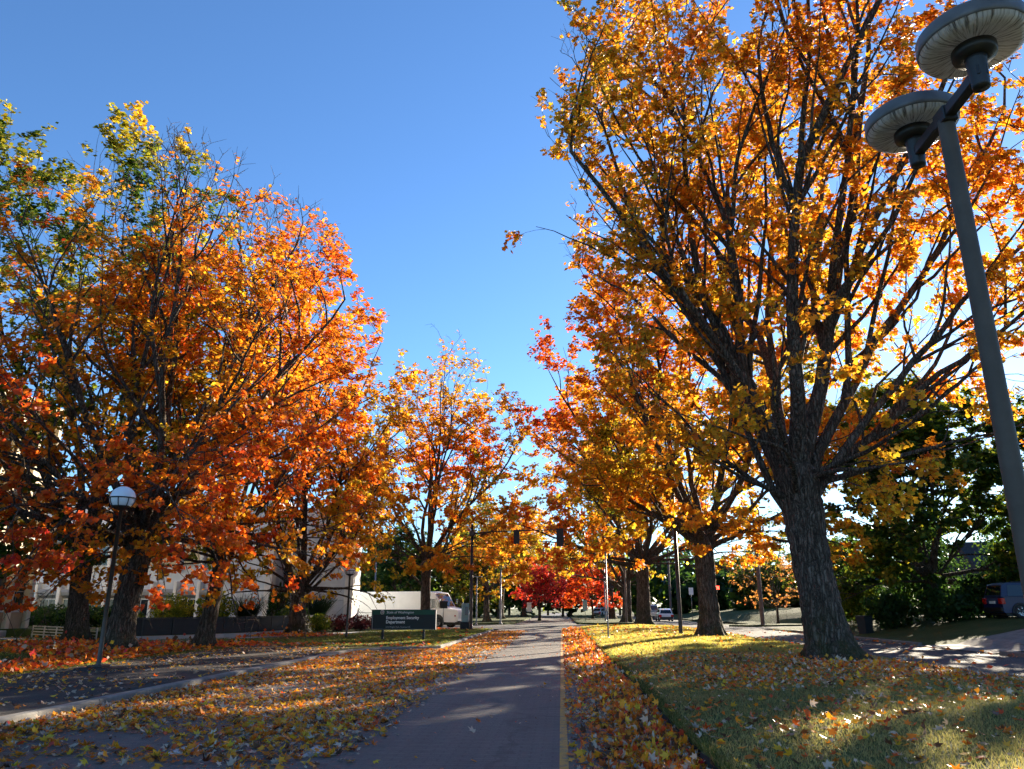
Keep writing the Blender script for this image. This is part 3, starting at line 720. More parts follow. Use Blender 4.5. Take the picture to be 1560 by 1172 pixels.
for k in range(7):
    shrub("hedge_shrub", "dark green clipped hedge shrub under the office windows, %s from the cream stone building" % ["first", "second", "third", "fourth", "fifth", "sixth", "seventh"][k], (-37.6 + 1.75 * k, 50.5 - .7 * k, .45), 1.2, .8, 1.35, .45, 1500, .13, 100 + k, "hedge shrubs", hv=.35)
shrub("round_shrub", "bright yellow-green bush left of the leaning maple by the fence", (-25.6, 50.5, .48), 1.5, 1.1, 1.9, 2.1, 2400, .14, 120)
shrub("round_shrub", "yellow-green bush right of the leaning maple by the grey panel wall", (-22.9, 51.0, .48), 1.3, 1.0, 2.1, 1.9, 2200, .14, 121)
shrub("small_shrub", "small lime bush above the black fence, below the office windows", (-27.6, 49.5, .48), .55, .5, 1.1, 2.2, 700, .12, 122)
shrub("round_shrub", "low green bush behind the fence beside the forked yellow maple", (-18.5, 53.5, .48), 1.3, 1.0, 1.3, 1.2, 1600, .14, 123)
shrub("round_shrub", "yellow-green rounded bush at the end of the black fence", (-15.9, 51.0, .12), .85, .8, 1.15, 2.0, 1500, .11, 124)
for k, (x, y) in enumerate(((-14.9, 52.3), (-13.9, 54.2), (-12.9, 56.0))):
    shrub("barberry_shrub", "dark red-purple low shrub, %s" % ["next to the yellow-green bush", "middle of the three behind the slim globe lamp", "nearest the white van"][k], (x, y, .12), 1.0, .9, 1.05, 7.8, 1300, .10, 130 + k, "red-purple shrubs", col=(.10, .022, .024))
for k in range(5):
    shrub("columnar_shrub", "narrow columnar evergreen in the wall recess, %s from the left" % ["first", "second", "third", "fourth", "fifth"][k], (-22.1 + .34 * k, 58.6 - .06 * k, .5), .24, .24, 2.9 + .12 * (k % 3), 1.05, 900, .10, 140 + k, "columnar evergreens", shape=.35, hv=.7)
reed_grass("grey-green ornamental grass clump left of the bright concrete pier", (-21.6, 53.0, .5), 1.0, 2.0, 500, 150, (.06, .085, .045))
reed_grass("large blue-green ornamental grass clump against the right concrete wall", (-18.3, 57.2, .5), 1.5, 2.2, 800, 151, (.05, .085, .055))

# ------------------------------------------------------------------ lamps and poles
def twin_lamp():
    X, Y, Hh = 4.07, 7.0, 6.54; z0 = float(med_z(np.array(X), np.array(Y)))
    t = empty("twin_lamp_post", (X, Y, z0), label="tall grey twin lamp post with two disc-shaped heads at the right edge", cat="lamp post")
    Hl = Hh - z0
    MB().lathe([(.17, -.05), (.17, .04), (.13, .06), (.096, .1), (.090, 2.0), (.080, Hl - .12), (.080, Hl - .05)], 28).build("pole", "lamp_bronze", t)
    MB().box((-.055, -.74, Hl - .06), (.055, .74, Hl + .06), .012).build("arm", "dark_metal", t)
    MB().box((-.075, -.11, Hl - .1), (.075, .11, Hl + .075), .012).build("clamp", "dark_metal", t)
    for s in (-1, 1):
        hd = MB().lathe([(.0, .0), (.075, .0), (.078, .03), (.092, .30), (.10, .34)], 28).build("neck", "dark_metal", t, (0, s * .66, Hl - .16))
        MB().lathe([(.1, .33), (.185, .35), (.195, .38), (.195, .44), (.15, .455)], 36).build("collar", "dark_metal", hd)
        MB().lathe([(.15, .452), (.28, .43), (.385, .425), (.445, .45), (.468, .50)], 64, cap=False).build("diffuser", "ribbed_diffuser", hd)
        MB().lathe([(.467, .49), (.476, .495), (.482, .53), (.480, .625), (.455, .65), (.28, .68), (.0, .695)], 64, cap=False).build("canopy", "lamp_canopy", hd)
twin_lamp()
def globe_lamp(label, loc, h, gr, base):
    t = empty("globe_lamp", loc, label=label, cat="lamp post", group="globe lamps")
    MB().lathe([(.075, -.05), (.075, .12), (.058, .16), (.05, h - gr * 2.05), (.07, h - gr * 2.03)], 16).build("pole", "bronze_metal", t)
    if base: MB().box((-.45, -.35, -.05), (.45, .35, .05), .02).box((-.2, -.2, .052), (.2, .2, .10), .01).build("base", "dark_metal", t)
    n = 14; zc = h - gr
    MB().lathe([(gr * math.sin(a), -gr * math.cos(a)) for a in np.linspace(.35, math.pi - .01, n)], 32, (0, 0, zc)).build("globe", "globe_glass", t)
    MB().lathe([(.07, -gr * 1.04), (gr * .45, -gr * .93), (gr * .72, -gr * .74), (gr * .80, -gr * .66), (gr * .74, -gr * .70)], 32, (0, 0, zc), cap=False).build("bowl", "dark_metal", t)
    a = np.linspace(0, 2 * math.pi, 33); MB().tube([(gr * 1.04 * math.cos(q), gr * 1.04 * math.sin(q), zc) for q in a], .018, 6).build("ring", "dark_metal", t)
    for k in range(8):
        q = 2 * math.pi * k / 8 + .2
        MB().tube([(gr * 1.04 * math.sin(w) * math.cos(q), gr * 1.04 * math.sin(w) * math.sin(q), zc - gr * 1.04 * math.cos(w)) for w in np.linspace(.5, math.pi / 2, 6)], .012, 5).build("rib", "dark_metal", t)
globe_lamp("bronze lamp post with white globe at the edge of the left footpath", (-11.93, 20.0, .13), 4.72, .325, True)
globe_lamp("slim dark globe lamp left of the green department sign", (-11.53, 42.0, .12), 3.75, .27, False)

def pole(label, loc, h, r0, r1, mat, name="pole", cat="pole", extra=None, group=None):
    t = empty(name, loc, label=label, cat=cat, group=group)
    MB().lathe([(r0 * 1.9, -.05), (r0 * 1.9, .04), (r0 * 1.1, .06), (r0, .15), (r1, h - .03)], 16).build("shaft", mat, t)
    MB().lathe([(r1 * 1.15, h - .032), (r1 * 1.15, h + .02), (r1 * .4, h + .06)], 16).build("cap", mat, t)
    if extra: extra(t, h)
    return t
pole("tall brown metal pole beside the second median maple", (6.25, 42.2, .26), 9.2, .105, .095, "bronze_metal")
pole("thin grey sign post on the sunlit median near the kerb", (2.26, 38.9, .2), 4.1, .038, .036, "grey_metal")
def lum(t, h):
    MB().tube([(0, 0, h - .1), (0, 0, h + .05)], .03).box((-.5, -.12, h + .03), (.5, .12, h + .11), .02).build("lamp_head", "grey_metal", t)
pole("light grey street light pole rising behind the van roof", (-19.0, 79.0, .1), 6.5, .09, .07, "grey_metal", "street_light", "street light", lum)
pole("grey street light with flat head between van and mast pole", (-8.2, 76.0, .1), 4.4, .07, .06, "grey_metal", "street_light", "street light", lum)
pole("bent-topped pale pole at the far corner of the crossing", (-6.2, 80.5, .1), 5.3, .1, .08, "grey_metal", "signal_pole", "pole",
     lambda t, h: (MB().tube([(0, 0, h), (.1, 0, h + .3), (.35, 0, h + .45), (.9, 0, h + .5)], .05).build("arm", "grey_metal", t), MB().box((-.14, -.16, 1.4), (.14, .16, 2.3), .02).build("box", "grey_metal", t)))
pole("brown utility pole behind the small orange tree on the island", (18.3, 73.4, .1), 11.5, .19, .15, "wood_pole", "utility_pole", "pole",
     lambda t, h: MB().box((-1.2, -.06, h - .9), (1.2, .06, h - .75)).build("crossarm", "wood_pole", t))
pole("pinkish utility pole far down the opposite road beyond the white car", (17.6, 128, .2), 10.5, .2, .16, "wood_pole", "utility_pole", "pole",
     lambda t, h: MB().box((-1.2, -.06, h - .9), (1.2, .06, h - .75)).build("crossarm", "wood_pole", t))
pole("brown post between the far median trunks", (6.9, 84.6, .1), 7.0, .13, .11, "wood_pole")

def signal_head(label, loc, rz, lit=None, group="traffic signals", s=1.0):
    t = empty("traffic_signal", loc, rz, label=label, cat="traffic signal", group=group); t.scale = (s, s, s)
    MB().box((-.17, -.12, -.52), (.17, .12, .52), .03).build("housing", "black_plastic", t)
    MB().box((-.26, .10, -.62), (.26, .13, .62), .005).build("backplate", "black_plastic", t)
    for k, nm in enumerate(("red", "amber", "green")):
        z = .34 - .34 * k
        mt = {"red": "red_lens", "amber": "tan_panel", "green": "sign_green"}[nm]
        if lit == nm: mt = nm + "_light"
        MB().lathe([(.0, 0), (.125, .0), (.125, .012), (.08, .03), (.0, .036)], 20, cap=False).build("lens", mt, t, (0, -.122, z), (R(90), 0, 0))
        vs = MB(); a0 = np.linspace(-.35, math.pi + .35, 12)
        for r in (.145,):
            V = [(r * math.cos(a), -.12, z + r * math.sin(a)) for a in a0] + [(r * math.cos(a), -.34 + .03 * (1 - math.sin(a)), z + r * math.sin(a) - .02) for a in a0]
            vs.add(V, [(i, i + 1, 13 + i, 12 + i) for i in range(11)])
        vs.build("visor", "black_plastic", t)
    MB().tube([(0, 0, .52), (0, 0, .72)], .025).build("hanger", "black_plastic", t)
    return t
def mast(label, loc, h, arm, az, zarm, mat="bronze_metal"):
    t = empty("signal_mast", loc, label=label, cat="signal mast")
    MB().lathe([(.24, -.05), (.24, .05), (.14, .07), (.125, .6), (.09, h)], 18).build("pole", mat, t)
    c, s = math.cos(az), math.sin(az)
    MB().tube([(0, 0, zarm - .25), (c * arm * .3, s * arm * .3, zarm - .08), (c * arm * .65, s * arm * .65, zarm), (c * arm, s * arm, zarm + .03)], [.065, .052, .042, .03], 12).build("arm", mat, t)
    MB().box((-.2, -.2, zarm - .45), (.2, .2, zarm - .05), .03).build("bracket", mat, t)
    return t
mast("grey signal mast arm reaching over the road beside the van", (-6.62, 57.6, .12), 7.6, 7.2, R(4), 7.15)
signal_head("dark traffic signal nearer the mast pole over the road, seen from behind", (-3.27, 57.85, 6.78), R(180), s=.85)
signal_head("dark traffic signal at the end of the mast arm, seen from behind", (.0, 58.1, 6.75), R(180), s=1.05)
mast("thin signal mast over the opposite road behind the second median maple", (16.2, 85.2, .1), 6.9, 6.6, R(182), 6.95, "grey_metal")
signal_head("traffic signal with its amber light on over the opposite road", (13.7, 84.9, 6.25), 0, "amber")
signal_head("unlit dark traffic signal over the opposite road among the leaves", (10.6, 84.7, 6.15), 0)
def ped(label, loc, rz, mt):
    t = empty("pedestrian_signal", loc, rz, label=label, cat="pedestrian signal")
    MB().box((-.24, -.12, -.24), (.24, .12, .24), .03).build("housing", "black_plastic", t)
    MB().box((-.17, -.14, -.17), (.17, -.121, .17), .005).build("lens", mt, t)
    MB().box((-.2, -.3, .19), (.2, -.12, .21)).build("visor", "black_plastic", t)
ped("small pedestrian signal glowing red on the thin mast", (16.75, 85.1, 3.7), R(10), "red_light")
pole("grey signal pole on the far median with side-mounted signal", (5.3, 95.5, .12), 9.0, .10, .08, "grey_metal", "signal_pole")
signal_head("black three-lens signal on the side of the far median pole, edge-on", (6.0, 95.5, 4.0), R(95), s=1.15)
# controller cabinet by the mast
t = empty("signal_cabinet", (-7.15, 58.4, .12), R(10), label="pale teal signal cabinet on a dark base beside the mast pole", cat="cabinet")
MB().box((-.36, -.32, -.04), (.36, .32, .5), .02).build("base", "dark_panel", t)
MB().box((-.26, -.28, .503), (.26, .28, 1.85), .03).build("cabinet", "teal_box", t)
MB().box((-.21, -.30, .6), (.21, -.283, 1.78), .005).build("door", "teal_box", t)
MB().box((-.02, -.42, 1.0), (.2, -.302, 1.6), .02).build("meter_box", "grey_metal", t)
# small signs far down the street
def small_sign(label, loc, rz, w, h, zc, mt="sign_white"):
    t = empty("sign_post", loc, rz, label=label, cat="sign", group=None)
    MB().tube([(0, 0, -.05), (0, 0, zc + h / 2)], .03, 8).build("post", "grey_metal", t)
    MB().box((-w / 2, -.045, zc - h / 2), (w / 2, -.032, zc + h / 2), .004).build("panel", mt, t)
small_sign("small white sign at the far left corner of the crossing", (-3.9, 96, .12), 0, .55, 1.1, 1.6)
small_sign("blank green-grey sign panel under the orange-red tree", (3.0, 100, .12), 0, .6, 1.3, 1.8, "teal_box")
small_sign("pair of white road signs on one post beyond the opposite road", (17.2, 105, .15), 0, .6, .9, 3.6)
small_sign("dark blank street sign on a thin post in front of the van cab", (-9.25, 61.5, .12), R(5), .62, .55, 1.75, "dark_panel")

# ------------------------------------------------------------------ department sign
def text(body, size, x, z, y, mat, parent, name="lettering", shear=0, bold=0.0, sx=1.0):
    cu = bpy.data.curves.new(name, 'FONT'); cu.body = body; cu.size = size; cu.extrude = .003; cu.offset = bold; cu.shear = shear; cu.resolution_u = 3
    tmp = bpy.data.objects.new("tmp", cu); COL.objects.link(tmp)
    bpy.context.view_layer.update()
    me = bpy.data.meshes.new_from_object(tmp.evaluated_get(bpy.context.evaluated_depsgraph_get()))
    bpy.data.objects.remove(tmp); me.materials.clear()
    o = link(name, me, mat, parent); o.rotation_euler = (R(90), 0, 0); o.location = (x, y, z); o.scale = (sx, 1, 1); return o
sg = empty("department_sign", (-7.85, 39.0, .12), R(2.5), label="dark green state department sign on two posts at the lawn edge", cat="sign")
W = 3.2
pn = MB().box((-W / 2, -.08, .48), (W / 2, .08, 1.44), .012).build("panel", "sign_dark", sg)
MB().box((-W / 2 + .05, -.092, 1.20), (W / 2 - .05, -.082, 1.42)).build("header_band", "sign_green", pn)
MB().box((-W / 2 + .05, -.09, .50), (-W / 2 + .065, -.082, 1.195)).box((-W / 2 + .066, -.09, .50), (W / 2 - .05, -.082, .512)).build("border_line", "sign_grey", pn)
MB().box((W / 2 + .002, -.07, .49), (W / 2 + .02, .075, 1.43)).build("edge_trim", "aluminium", pn)
se = MB().lathe([(.0, 0), (.098, 0), (.098, .006), (.0, .008)], 28, cap=False).build("seal", "sign_white", pn, (-W / 2 + .53, -.0925, 1.31), (R(90), 0, 0))
MB().lathe([(.0, .009), (.075, .009), (.075, .012), (.0, .013)], 28, cap=False).build("seal_ring", "sign_green", se)
MB().lathe([(.0, .014), (.05, .014), (.045, .018), (.0, .02)], 20, cap=False).build("seal_face", "sign_grey", se)
text("State of Washington", .165, -W / 2 + .75, 1.255, -.096, "sign_white", pn, shear=.1)
text("Employment Security", .205, -W / 2 + .73, .985, -.088, "sign_white", pn, bold=.004, sx=.93)
text("Department", .205, -W / 2 + .73, .785, -.088, "sign_white", pn, bold=.004, sx=.93)
text("212 Maple Park Avenue S.E.", .11, -W / 2 + .73, .575, -.088, "sign_grey", pn)
for x in (-1.02, 1.02): MB().box((x - .055, -.055, -.1), (x + .055, .055, .477), .008).build("post", "sign_dark", sg)

# ------------------------------------------------------------------ vehicles
def wheel(parent, x, y, r, w, rimmat="chrome", nspoke=5):
    s = 1 if y > 0 else -1
    ty = MB().lathe([(r * .62, -w / 2), (r * .93, -w / 2), (r, -w * .36), (r, w * .36), (r * .93, w / 2), (r * .62, w / 2)], 28, cap=False).build("tyre", "rubber", parent, (x, y, r), (R(90) * -s, 0, 0))
    MB().lathe([(.0, w * .30), (r * .18, w * .34), (r * .2, w * .22), (r * .5, w * .14), (r * .58, w * .42), (r * .64, w * .46), (r * .64, -w * .4)], 28, cap=False).build("rim", rimmat, ty)
    for k in range(nspoke):
        a = 2 * math.pi * k / nspoke; c, q = math.cos(a), math.sin(a)
        MB().tube([(r * .15 * c, r * .15 * q, w * .32), (r * .58 * c, r * .58 * q, w * .40)], r * .075, 6).build("spoke", rimmat, ty)
def step_van():
    rear = Vector((-17.4, 69.4, 0)); front = Vector((-8.0, 65.3, 0)); d = front - rear; rz = math.atan2(d.y, d.x)
    t = empty("step_van", (rear + front) / 2, rz, label="plain white step van with long cargo box parked behind the green sign", cat="van")
    t.location.z = .006
    L = d.length / 2; w = 1.12
    MB().box((-L, -w, .55), (1.9, w, 2.98), .05).build("cargo_box", "van_white", t)
    MB().prism([(1.905, .5), (L - .25, .5), (L, .62), (L + .02, 1.25), (L - .12, 1.45), (3.55, 1.68), (2.75, 2.86), (1.905, 2.98)], 'y', -w + .01, w - .01).build("cab", "van_white", t)
    for s in (-1, 1):
        y = s * w
        MB().box((-L + .02, min(y, y + s * .015), 1.22), (1.88, max(y, y + s * .015), 1.26)).build("rub_rail", "grey_metal", t)
        dr = MB().box((2.0, min(y - s * .005, y + s * .012), .75), (2.95, max(y - s * .005, y + s * .012), 2.45)).build("door", "van_white", t)
        MB().prism([(2.05, 1.6), (2.44, 1.6), (2.44, 2.35), (2.05, 2.35)], 'y', y + s * .013, y + s * .02).build("pane", "cab_glass", dr)
        MB().prism([(2.50, 1.6), (2.9, 1.6), (2.9, 2.35), (2.50, 2.35)], 'y', y + s * .013, y + s * .02).build("pane", "cab_glass", dr)
        MB().prism([(3.0, 1.62), (3.5, 1.66), (2.98, 2.42)], 'y', y - s * .009, y + s * .008).build("quarter_window", "cab_glass", t)
        a = np.linspace(0, math.pi, 14)
        MB().prism([(3.15 + .62 * math.cos(q), .5 + .62 * math.sin(q)) for q in a], 'y', y - s * .3, y + s * .005).build("wheel_arch", "black_plastic", t)
        MB().prism([(-2.9 + .62 * math.cos(q), .545 + .58 * math.sin(q)) for q in a], 'y', y - s * .3, y + s * .012).build("wheel_arch", "black_plastic", t)
        wheel(t, 3.15, s * (w - .10), .46, .26, "grey_metal"); wheel(t, -2.9, s * (w - .10), .46, .26, "grey_metal")
        MB().box((L - .03, min(s * .62, s * .98), .85), (L + .035, max(s * .62, s * .98), 1.1), .02).build("headlight", "sign_white", t)
        MB().box((L - .35, min(y - s * .012, y + s * .01), .95), (L - .22, max(y - s * .012, y + s * .01), 1.05)).build("marker_light", "red_lens", t)
        mi = MB().tube([(3.3, s * (w - .02), 1.75), (3.55, s * (w + .22), 1.85), (3.55, s * (w + .22), 2.2)], .015, 6).build("mirror_arm", "dark_metal", t)
        MB().box((3.5, min(s * (w + .1), s * (w + .3)), 1.95), (3.58, max(s * (w + .1), s * (w + .3)), 2.35), .02).build("mirror", "chrome", t)
    MB().add([(3.50, -.92, 1.76), (3.50, .92, 1.76), (2.83, .92, 2.765), (2.83, -.92, 2.765), (3.53, -.92, 1.78), (3.53, .92, 1.78), (2.86, .92, 2.785), (2.86, -.92, 2.785)], [(0, 3, 2, 1), (4, 5, 6, 7), (0, 1, 5, 4), (1, 2, 6, 5), (2, 3, 7, 6), (3, 0, 4, 7)]).build("windscreen", "car_glass", t)
    MB().box((L - .02, -.55, .8), (L + .045, .55, 1.15), .02).build("grille", "black_plastic", t)
    MB().box((L - .1, -1.08, .38), (L + .16, 1.08, .60), .03).build("bumper", "black_plastic", t)
    MB().box((-L + .3, -.9, .3), (L - .3, .9, .55)).build("chassis", "black_plastic", t)
    MB().box((-L - .15, -1.0, .42), (-L + .02, 1.0, .54), .02).build("rear_step", "grey_metal", t)
step_van()
def car(name, label, cat, loc, rz, paint, L, W_, H_, wr, kind="hatch", roof_rack=False):
    t = empty(name, loc, rz, label=label, cat=cat); h = L / 2; w = W_ / 2
    zb = wr * .75; zs = H_ * (.60 if kind == "suv" else .56)
    body = [(-h, zb + .1), (-h + .06, zb), (h - .12, zb), (h, zb + .15), (h - .03, zs - .18), (h - .18, zs - .1), (h * .42, zs), (-h + .12, zs + .02), (-h + .01, zs - .12)]
    m_ = MB(); ins = .06
    n = len(body); ys = [(-w, .0), (-w + .0, 1), (w, 1), (w, 0)]
    vs = []; 
    for (y, k) in ((-w + ins, 1), (-w, 0), (w, 0), (w - ins, 1)):
        for (x, z) in body: vs.append((x * (1 - .015 * k), y, z if z < zs - .2 else z))
    fs = [tuple(range(n)), tuple(range(4 * n - 1, 3 * n - 1, -1))]
    for b_ in range(3): fs += [(b_ * n + i, b_ * n + n + i, b_ * n + n + (i + 1) % n, b_ * n + (i + 1) % n) for i in range(n)]
    m_.add(vs, fs).build("body", paint, t)
    if kind == "suv": cab_ = [(-h + .04, zs), (-h + .22, H_ - .10), (-h + .5, H_), (h * .10, H_), (h * .22, H_ - .06), (h * .46, zs)]
    else: cab_ = [(-h + .10, zs), (-h + .50, H_ - .13), (-h + 1.1, H_), (h * .05, H_), (h * .20, H_ - .07), (h * .52, zs)]
    n = len(cab_); vs = [(x, -w + .10 + .14 * (z - zs) / (H_ - zs), z) for x, z in cab_] + [(x, w - .10 - .14 * (z - zs) / (H_ - zs), z) for x, z in cab_]
    cb = MB().add(vs, [tuple(range(n)), tuple(range(2 * n - 1, n - 1, -1))] + [(i, n + i, n + (i + 1) % n, (i + 1) % n) for i in range(n)]).build("cabin", paint, t)
    def lerp(a, c, f): return (a[0] + (c[0] - a[0]) * f, a[1] + (c[1] - a[1]) * f)
    zt = H_ - .12
    for s in (-1, 1):
        xr = np.interp(zt, [zs, H_ - .1], [cab_[0][0], cab_[1][0]]); xf = np.interp(zt, [zs, H_ - .06], [cab_[5][0], cab_[4][0]])
        x0, x1 = cab_[0][0] + .28, cab_[5][0] - .22; m0, m1 = xr + .25, xf - .12
        for a in range(3):
            fa, fb = a / 3 + .015, (a + 1) / 3 - .015
            q = [(x0 + (x1 - x0) * fa, zs + .05), (x0 + (x1 - x0) * fb, zs + .05), (m0 + (m1 - m0) * fb, zt), (m0 + (m1 - m0) * fa, zt)]
            yy_ = lambda z, o: s * (w - .10 - .14 * (z - zs) / (H_ - zs) + o)
            V = [(x, yy_(z, .012), z) for x, z in q] + [(x, yy_(z, -.02), z) for x, z in q]
            MB().add(V, [(0, 1, 2, 3), (7, 6, 5, 4), (0, 4, 5, 1), (1, 5, 6, 2), (2, 6, 7, 3), (3, 7, 4, 0)]).build("side_window", "car_glass", cb)
        for x in (-h + L * .19, h - L * .185):
            a = np.linspace(0, math.pi, 14); y = s * w
            MB().prism([(x + wr * 1.18 * math.cos(q), zb - .02 + (wr * 1.18 + wr - zb) * math.sin(q)) for q in a], 'y', y - s * .25, y + s * .004).build("wheel_arch", "black_plastic", t)
            wheel(t, x, s * (w - .09), wr, .22)
        tl = MB().box((-h - .03, min(s * (w - .34), s * (w + .008)), zs - .36), (-h + .16, max(s * (w - .34), s * (w + .008)), zs - .06), .02).build("tail_light", "red_lens", t)
        MB().box((h - .14, min(s * (w - .38), s * (w - .02)), zs - .34), (h + .02, max(s * (w - .38), s * (w - .02)), zs - .16), .02).build("headlight", "sign_white", t)
        MB().box((h * .36, min(s * w, s * (w + .18)), zs + .02), (h * .36 + .1, max(s * w, s * (w + .18)), zs + .16), .02).build("mirror", paint, t)
        for q in (-.12, .16): MB().box((L * q, min(s * w, s * (w + .02)), zs - .14), (L * q + .18, max(s * w, s * (w + .02)), zs - .10)).build("door_handle", paint, t)
        if roof_rack: MB().tube([(-h + .7, s * (w - .32), H_ + .005), (-h + .75, s * (w - .32), H_ + .06), (h * .0, s * (w - .32), H_ + .06), (h * .05, s * (w - .32), H_ + .005)], .018, 6).build("roof_rail", "black_plastic", t)
    a, c_ = cab_[0], cab_[1]; p0, p1 = lerp(a, c_, .16), lerp(a, c_, .92); ww = w - .2
    MB().add([(p0[0] - .015, -ww, p0[1]), (p0[0] - .015, ww, p0[1]), (p1[0] - .015, ww - .12, p1[1]), (p1[0] - .015, -ww + .12, p1[1]), (p0[0] + .02, -ww, p0[1]), (p0[0] + .02, ww, p0[1]), (p1[0] + .02, ww - .12, p1[1]), (p1[0] + .02, -ww + .12, p1[1])],
             [(0, 3, 2, 1), (4, 5, 6, 7), (0, 1, 5, 4), (1, 2, 6, 5), (2, 3, 7, 6), (3, 0, 4, 7)]).build("rear_window", "car_glass", cb)
    a, c_ = cab_[5], cab_[4]; p0, p1 = lerp(a, c_, .10), lerp(a, c_, .94)
    MB().add([(p0[0] + .015, -ww, p0[1]), (p0[0] + .015, ww, p0[1]), (p1[0] + .015, ww - .12, p1[1]), (p1[0] + .015, -ww + .12, p1[1]), (p0[0] - .02, -ww, p0[1]), (p0[0] - .02, ww, p0[1]), (p1[0] - .02, ww - .12, p1[1]), (p1[0] - .02, -ww + .12, p1[1])],
             [(0, 1, 2, 3), (7, 6, 5, 4), (0, 4, 5, 1), (1, 5, 6, 2), (2, 6, 7, 3), (3, 7, 4, 0)]).build("windscreen", "car_glass", cb)
    MB().box((-h - .06, -w + .05, zb + .05), (-h + .03, w - .05, zb + .28), .03).build("bumper", "black_plastic", t)
    MB().box((h - .06, -w + .05, zb + .02), (h + .05, w - .05, zb + .22), .03).build("bumper", "black_plastic", t)
    MB().box((-h - .035, -.27, zs - .34), (-h + .02, .27, zs - .2), .004).build("number_plate", "sign_white", t)
    MB().box((-h + .2, -w + .15, .16), (h - .2, w - .15, zb + .05)).build("underbody", "black_plastic", t)
    return t
car("hatchback_car", "white hatchback driving away on the opposite road", "car", (13.1, 102, .0), R(90), "car_white", 4.3, 1.82, 1.55, .33)
car("van_car", "pale grey van ahead of the white hatchback, half hidden by a trunk", "van", (12.6, 113, .0), R(90), "car_grey", 4.9, 1.95, 2.05, .35, "suv")
car("sport_utility_car", "dark blue sport utility vehicle parked in shade on the right driveway", "car", (25.3, 43.4, 1.10), R(0), "suv_blue", 4.7, 1.88, 1.82, .38, "suv", True)
car("parked_car", "small pale car parked far away beyond the median trunks", "car", (7.6, 150, .15), R(60), "car_white", 4.3, 1.8, 1.5, .33)
def bin_(label, loc, rz):
    t = empty("wheeled_bin", loc, rz, label=label, cat="bin")
    vs = [(-.24, -.28, .06), (.24, -.28, .06), (.24, .26, .06), (-.24, .26, .06), (-.30, -.36, .98), (.30, -.36, .98), (.30, .36, .98), (-.30, .36, .98)]
    MB().add(vs, [(0, 3, 2, 1), (4, 5, 6, 7), (0, 1, 5, 4), (1, 2, 6, 5), (2, 3, 7, 6), (3, 0, 4, 7)]).build("tub", "dark_panel", t)
    MB().prism([(-.38, .985), (.38, .985), (.40, 1.02), (.3, 1.07), (-.3, 1.07), (-.40, 1.02)], 'x', -.32, .32).build("lid", "black_plastic", t)
    MB().tube([(-.25, .42, 1.0), (.25, .42, 1.0)], .02, 6).build("handle", "black_plastic", t)
    for s in (-1, 1): MB().lathe([(.02, -.03), (.1, -.03), (.1, .03), (.02, .03)], 16).build("wheel", "rubber", t, (s * .27, .27, .1), (0, R(90), 0))
bin_("black wheeled bin at the kerb right of the big maple trunk", (17.6, 47.2, .14), R(-60))

# ------------------------------------------------------------------ trees
def P_gold(pos, zn, rho, cl, big): return 4.12 + .5 * cl + .40 * big + .5 * (rho - .75) - 1.3 * np.clip(.30 - zn, 0, 1) * np.clip(1.1 - rho, 0, 1) * 3
def P_r2(pos, zn, rho, cl, big): return 3.8 + .7 * cl + .6 * big + 2.1 * np.clip((-pos[:, 0] - 4.0) / 5, 0, 1) * np.clip((zn - .15) * 2, 0, 1) - 2.2 * np.clip(.35 - zn, 0, 1) * np.clip(1.2 - rho, 0, 1) * 2
def P_r3(pos, zn, rho, cl, big): return 3.75 + .85 * cl + 1.0 * big + .6 * np.clip((-pos[:, 0]) / 8, 0, 1) - 1.5 * np.clip(.8 - rho, 0, 1)
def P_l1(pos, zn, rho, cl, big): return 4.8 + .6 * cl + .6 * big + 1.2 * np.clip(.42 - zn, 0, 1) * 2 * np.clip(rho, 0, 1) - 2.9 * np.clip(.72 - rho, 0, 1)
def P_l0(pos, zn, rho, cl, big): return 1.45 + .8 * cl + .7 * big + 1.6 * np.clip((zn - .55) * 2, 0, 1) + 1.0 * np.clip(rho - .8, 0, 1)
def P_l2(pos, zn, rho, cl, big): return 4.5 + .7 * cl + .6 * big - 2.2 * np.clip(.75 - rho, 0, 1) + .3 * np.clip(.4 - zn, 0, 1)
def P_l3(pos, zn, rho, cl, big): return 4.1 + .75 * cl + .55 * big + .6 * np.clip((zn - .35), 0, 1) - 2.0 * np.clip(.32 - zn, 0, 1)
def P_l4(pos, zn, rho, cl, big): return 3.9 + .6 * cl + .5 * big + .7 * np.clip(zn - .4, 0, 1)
def zl(x, y): return float(med_z(np.array(x), np.array(y)))
G = "avenue maples"
# first maple on the median
tree("maple_tree", "big golden-orange maple with thick leaning trunk on the near median", "tree", (7.64, 22.96, zl(7.64, 22.96) - .05), 27.0, 5.2, .56, 8.5, 4.6,
     [(188, 40, .80, .06), (172, 13, 1.0, .0), (205, 20, .92, .01), (95, 8, 1.05, .0), (10, 24, .95, .015), (-22, 36, .88, .03), (285, 17, 1.0, .01), (60, 26, 1.0, .02), (140, 25, .95, .02), (335, 15, 1.05, .0), (240, 22, .95, .01), (25, 44, .95, .03),
      (250, 62, .92, .035, .9), (-5, 82, 1.0, .02, .8), (-40, 80, 1.05, .02, .75), (300, 84, 1.02, .01, .55), (200, 68, .9, .04, .9), (40, 80, 1.0, .02, .8)],
     P_gold, .15, 3, MAPLE, d2=.75, d3=1.4, d4=3.6, nl=12, dens=-.42, forks=2, limb_r=1.05, thin=lambda p, z: .25 * np.clip((z - .25) * 2.2, 0, 1) * np.clip((2.5 - p[:, 0]) / 5, 0, 1), ey=.80, twig_r=1.5, lean=(-.60, .05), group=G, bare=(.98, 1.3), hueclamp=(1.6, 6.4))
